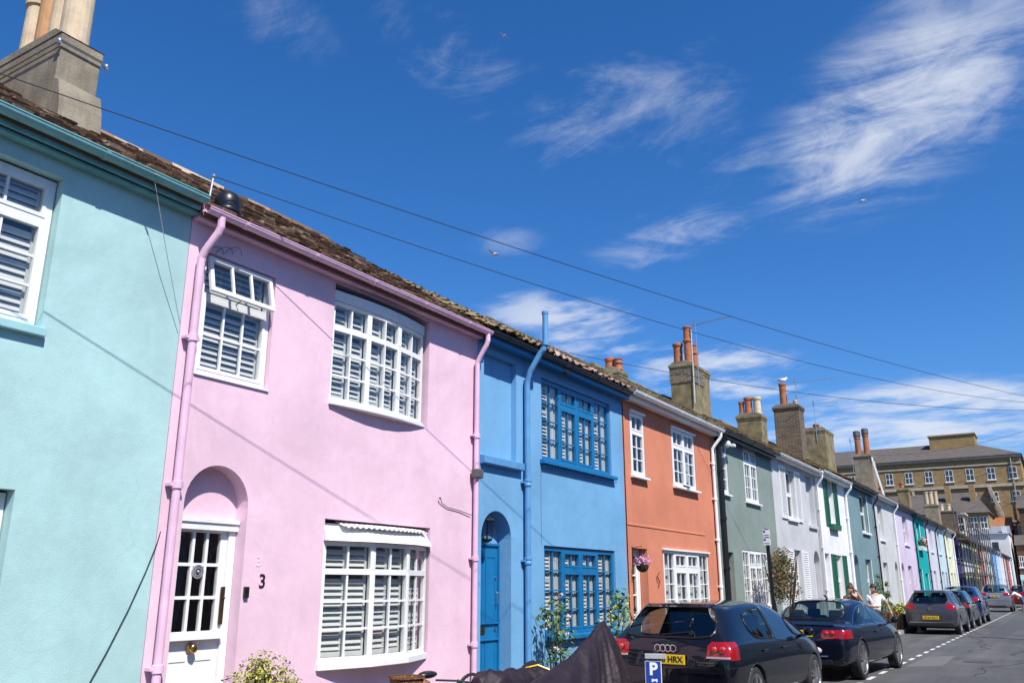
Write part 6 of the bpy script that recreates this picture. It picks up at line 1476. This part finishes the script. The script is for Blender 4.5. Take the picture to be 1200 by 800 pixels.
# bending over the silver car, seen from the side: head towards -X
J=pose(pelvis=(.10,0,.98),waist=(-.02,0,1.08),chest=(-.22,0,1.20),neckb=(-.36,0,1.27),neck=(-.43,0,1.28),head=(-.54,0,1.26),hipL=(.12,.09,.93),kneeL=(.14,.12,.50),ankL=(.12,.14,.10),footL=(.02,.14,.05),hipR=(.12,-.09,.93),kneeR=(.22,-.12,.50),ankR=(.34,-.14,.10),footR=(.26,-.14,.05),shL=(-.34,.17,1.22),elL=(-.50,.20,1.02),wrL=(-.70,.16,.98),shR=(-.34,-.17,1.22),elR=(-.52,-.20,1.02),wrR=(-.72,-.16,.98))
SHT=['pelvis','hipL','kneeL','hipR','kneeR']
person('person in a white top and blue denim shorts bending towards the silver car',(-2.72,67.3,0),R(0),J,edges(J),WTEE,DEN,HAIRB,(-.9,0,-.4),SHJ,SHT,hands=(('wrL',(-1,0,-.2),1),('wrR',(-1,0,-.2),-1)),shirt_e=SHE,trouser_e=[('pelvis','hipL'),('hipL','kneeL'),('pelvis','hipR'),('hipR','kneeR')],grow=.02)

# ------------------------------------------------------------------ birds
GW=paint('gull_white',(0.80,0.80,0.80),.7,.04,20); GG=paint('gull_grey',(0.30,0.32,0.35),.7,.08,20)
def gull_body(m,s=1): m.sphere((0,0,0),.11*s,12,8,(.85,2.1,.85)); m.sphere((0,.22*s,.085*s),.058*s,10,7,(.9,1.15,.95)); m.tube([(0,.12*s,.02*s),(0,.20*s,.07*s)],[.07*s,.05*s],8); m.prism([(-.05*s,-.36*s),(.05*s,-.36*s),(.04*s,-.15*s),(-.04*s,-.15*s)],-.01*s,.015*s,'z')
r=thing('gull','white gull standing on the red pot of the brown brick chimney','gull',(-8.42,33.75,9.34),R(-60),None,local=True); r.scale=(.8,)*3
m=MB(); gull_body(m); m.v=[(a,b,c+.20) for a,b,c in m.v]; m.build('body',GW,r,smooth=True,world=False)
m=MB(); m.sphere((0,-.06,.225),.1,10,7,(1.0,2.3,.62)); m.build('wings',GG,r,smooth=True,world=False)
m=MB(); 
for s in (-.03,.03): m.tube([(s,0,.12),(s,.01,.0)],.007,5); m.box(s-.02,s+.02,-.01,.05,-.002,.006)
m.tube([(0,.27,.285),(0,.34,.27)],[.016,.005],6); m.build('legs_and_bill',paint('gull_yellow',(0.7,0.4,0.05),.5),r,world=False)
def flying(label,loc,rz,roll,s):
    r=thing('gull',label,'gull',loc,rz,'gulls in the sky',local=True); r.rotation_euler=(R(8),roll,rz)
    m=MB(); gull_body(m,s)
    for q in (-1,1):
        pts=[(0,.08,.02),(q*.30,.10,.14),(q*.62,-.02,.10)]; 
        m.add([(q*.05*s,.14*s,.03*s),(q*.32*s,.20*s,.15*s),(q*.70*s,-.06*s,.10*s),(q*.34*s,.02*s,.145*s),(q*.05*s,-.10*s,.02*s),(q*.32*s,.20*s,.135*s),(q*.34*s,.02*s,.13*s)],[(0,1,3,4),(1,2,3),(0,4,6,5),(5,6,2)])
    m.build('body',GW,r,world=False)
flying('tiny white gull high in the sky above the blue house',(-25.6,40,35.7),R(60),R(20),.6)
flying('tiny white gull in the right sky under the big cloud',(-5.46,40,19.07),R(-40),R(-20),.5)
flying('white gull gliding just above the two long cables',(-19.7,30,15.98),R(70),R(15),.7)
# ------------------------------------------------------------------ camera, sun and sky
CF,CP,CY=1000.0,math.atan(287/1000),math.atan(650/math.hypot(1000,287))
cd=bpy.data.cameras.new('camera'); cam=bpy.data.objects.new('camera',cd); col.objects.link(cam)
cam.location=(0,0,1.6); cam.rotation_euler=(PI/2+CP,0,CY); cd.sensor_width=36; cd.lens=36*CF/1200; cd.clip_end=5000; cd.clip_start=.05
scene.camera=cam
sd=bpy.data.lights.new('sun','SUN'); so=bpy.data.objects.new('sun',sd); col.objects.link(so)
sd.energy=5.0; sd.angle=R(.53); sd.color=(1.0,.955,.89); so.rotation_euler=(-SUN).to_track_quat('-Z','Y').to_euler(); so.location=(10,-5,20)
def dirpx(x,y):
    u=(x-600)/CF; v=(400-y)/CF; h=math.cos(CP)-math.sin(CP)*v; up=math.sin(CP)+math.cos(CP)*v
    return Vector((-math.sin(CY)*h+math.cos(CY)*u, math.cos(CY)*h+math.sin(CY)*u, up)).normalized()
w=bpy.data.worlds.new('World'); scene.world=w; w.use_nodes=True; t=w.node_tree; L=t.links
for n in list(t.nodes): t.nodes.remove(n)
out=N(t,'ShaderNodeOutputWorld'); bg=N(t,'ShaderNodeBackground'); bg.inputs['Strength'].default_value=0.095; L.new(bg.outputs[0],out.inputs[0])
sky=N(t,'ShaderNodeTexSky'); sky.sky_type='NISHITA'; sky.sun_disc=False; sky.sun_elevation=math.asin(SUN.z); sky.sun_rotation=math.atan2(SUN.x,SUN.y); sky.altitude=10; sky.air_density=1.0; sky.dust_density=0.7; sky.ozone_density=3.0
hs=N(t,'ShaderNodeHueSaturation'); hs.inputs['Saturation'].default_value=1.16; tm=N(t,'ShaderNodeMix',data_type='RGBA',blend_type='MULTIPLY'); tm.inputs['Factor'].default_value=1; tm.inputs['B'].default_value=(.78,.96,1.25,1); L.new(sky.outputs[0],tm.inputs['A']); L.new(tm.outputs['Result'],hs.inputs['Color'])
tc=N(t,'ShaderNodeTexCoord'); D=tc.outputs['Generated']
# clouds live on a plane high above: direction / elevation
sp=N(t,'ShaderNodeSeparateXYZ'); L.new(D,sp.inputs[0])
za=N(t,'ShaderNodeMath',operation='MAXIMUM'); L.new(sp.outputs['Z'],za.inputs[0]); za.inputs[1].default_value=0.02
zb=N(t,'ShaderNodeMath',operation='ADD'); L.new(za.outputs[0],zb.inputs[0]); zb.inputs[1].default_value=0.12
dv=N(t,'ShaderNodeVectorMath',operation='DIVIDE'); L.new(D,dv.inputs[0]); cb=N(t,'ShaderNodeCombineXYZ')
for k in range(3): L.new(zb.outputs[0],cb.inputs[k])
L.new(cb.outputs[0],dv.inputs[1])
def nz(scale,rot,sx,sy,detail,rough,dist,seed):
    mp=N(t,'ShaderNodeMapping'); mp.inputs['Rotation'].default_value=(0,0,rot); mp.inputs['Scale'].default_value=(sx,sy,.15); mp.inputs['Location'].default_value=(seed,seed*1.7,seed*.3); L.new(dv.outputs[0],mp.inputs['Vector'])
    n=N(t,'ShaderNodeTexNoise',Scale=scale,Detail=detail,Roughness=rough,Distortion=dist); L.new(mp.outputs[0],n.inputs['Vector']); return n.outputs['Fac']
def mth(op,a,b=None,c=None):
    n=N(t,'ShaderNodeMath',operation=op)
    for i,x in enumerate((a,b,c)):
        if x is None: continue
        if isinstance(x,(int,float)): n.inputs[i].default_value=x
        else: L.new(x,n.inputs[i])
    return n.outputs[0]
n_wisp=mth('ADD',mth('MULTIPLY',nz(2.2,R(-20),1.0,2.4,12,.66,1.2,3.1),.55),mth('MULTIPLY',nz(4.5,R(25),1.0,1.3,12,.68,.8,9.3),.45))
n_puff=nz(3.0,R(20),1.0,1.6,9,.6,.25,7.7)
def patch(px,py,axx,axy,ang,soft):
    """soft elliptical region of sky round a direction, axes in radians"""
    c=dirpx(px,py); e1=Vector((-c.y,c.x,0)).normalized(); e1=-e1 if e1.dot(Vector((math.cos(CY),math.sin(CY),0)))<0 else e1; e2=c.cross(e1); e2=e2 if e2.z>0 else -e2
    a=e1*math.cos(ang)+e2*math.sin(ang); b=-e1*math.sin(ang)+e2*math.cos(ang)
    def dot(vv):
        n=N(t,'ShaderNodeVectorMath',operation='DOT_PRODUCT'); L.new(D,n.inputs[0]); n.inputs[1].default_value=vv; return n.outputs['Value']
    q=mth('ADD',mth('POWER',mth('ABSOLUTE',mth('DIVIDE',dot(a),axx)),2.0),mth('POWER',mth('ABSOLUTE',mth('DIVIDE',dot(b),axy)),2.0))
    front=mth('GREATER_THAN',dot(c),.2)
    n=N(t,'ShaderNodeMapRange',interpolation_type='SMOOTHSTEP'); L.new(q,n.inputs['Value']); n.inputs['From Min'].default_value=1.0; n.inputs['From Max'].default_value=soft; n.inputs['To Min'].default_value=1; n.inputs['To Max'].default_value=0
    n.inputs['From Min'].default_value=soft; n.inputs['From Max'].default_value=1.0; n.inputs['To Min'].default_value=1; n.inputs['To Max'].default_value=0
    return mth('MULTIPLY',n.outputs[0],front)
def cloud(mask,nz,lo,hi,amt,push=.35):
    x=mth('ADD',nz,mth('MULTIPLY',mth('SUBTRACT',mask,1.0),push))
    n=N(t,'ShaderNodeMapRange',interpolation_type='SMOOTHSTEP'); L.new(x,n.inputs['Value']); n.inputs['From Min'].default_value=lo; n.inputs['From Max'].default_value=hi
    return mth('MULTIPLY',mth('MULTIPLY',n.outputs[0],mask),amt)
CL=[cloud(patch(1045,130,.19,.11,R(25),.0),n_wisp,.33,.62,.85,.14),
    cloud(patch(1130,60,.22,.13,R(25),.0),n_wisp,.36,.72,.55,.2),
    cloud(patch(740,130,.22,.12,R(-10),.0),n_wisp,.44,.74,.42,.16),
    cloud(patch(530,70,.16,.07,R(-25),.0),n_wisp,.43,.72,.40,.16),
    cloud(patch(325,25,.10,.05,R(-15),.0),n_wisp,.42,.74,.26,.14),
    cloud(patch(890,180,.10,.035,R(18),.0),n_wisp,.40,.68,.42,.14),
    cloud(patch(780,280,.13,.045,R(12),.0),n_wisp,.40,.68,.5,.16),
    cloud(patch(680,385,.15,.055,R(-12),.0),n_puff,.38,.62,.75,.18),
    cloud(patch(860,440,.16,.05,R(-6),.0),n_puff,.40,.64,.8,.18),
    cloud(patch(1080,490,.24,.055,R(0),.15),n_puff,.32,.66,.85,.14),
    cloud(patch(590,285,.06,.03,0,.0),n_puff,.45,.75,.28,.2)]
tot=CL[0]
for c in CL[1:]: tot=mth('MAXIMUM',tot,c)
mx=N(t,'ShaderNodeMix',data_type='RGBA'); L.new(tot,mx.inputs['Factor']); L.new(hs.outputs[0],mx.inputs['A']); mx.inputs['B'].default_value=(6.2,6.6,7.4,1)
L.new(mx.outputs['Result'],bg.inputs['Color'])
vs=scene.view_settings; scene.display_settings.display_device='sRGB'; vs.view_transform='Standard'; vs.look='None'; vs.gamma=1; vs.use_curve_mapping=False; vs.exposure=0.40
scene.cycles.max_bounces=8; scene.cycles.diffuse_bounces=3; scene.cycles.glossy_bounces=4; scene.cycles.transparent_max_bounces=12; scene.cycles.caustics_reflective=False; scene.cycles.caustics_refractive=False
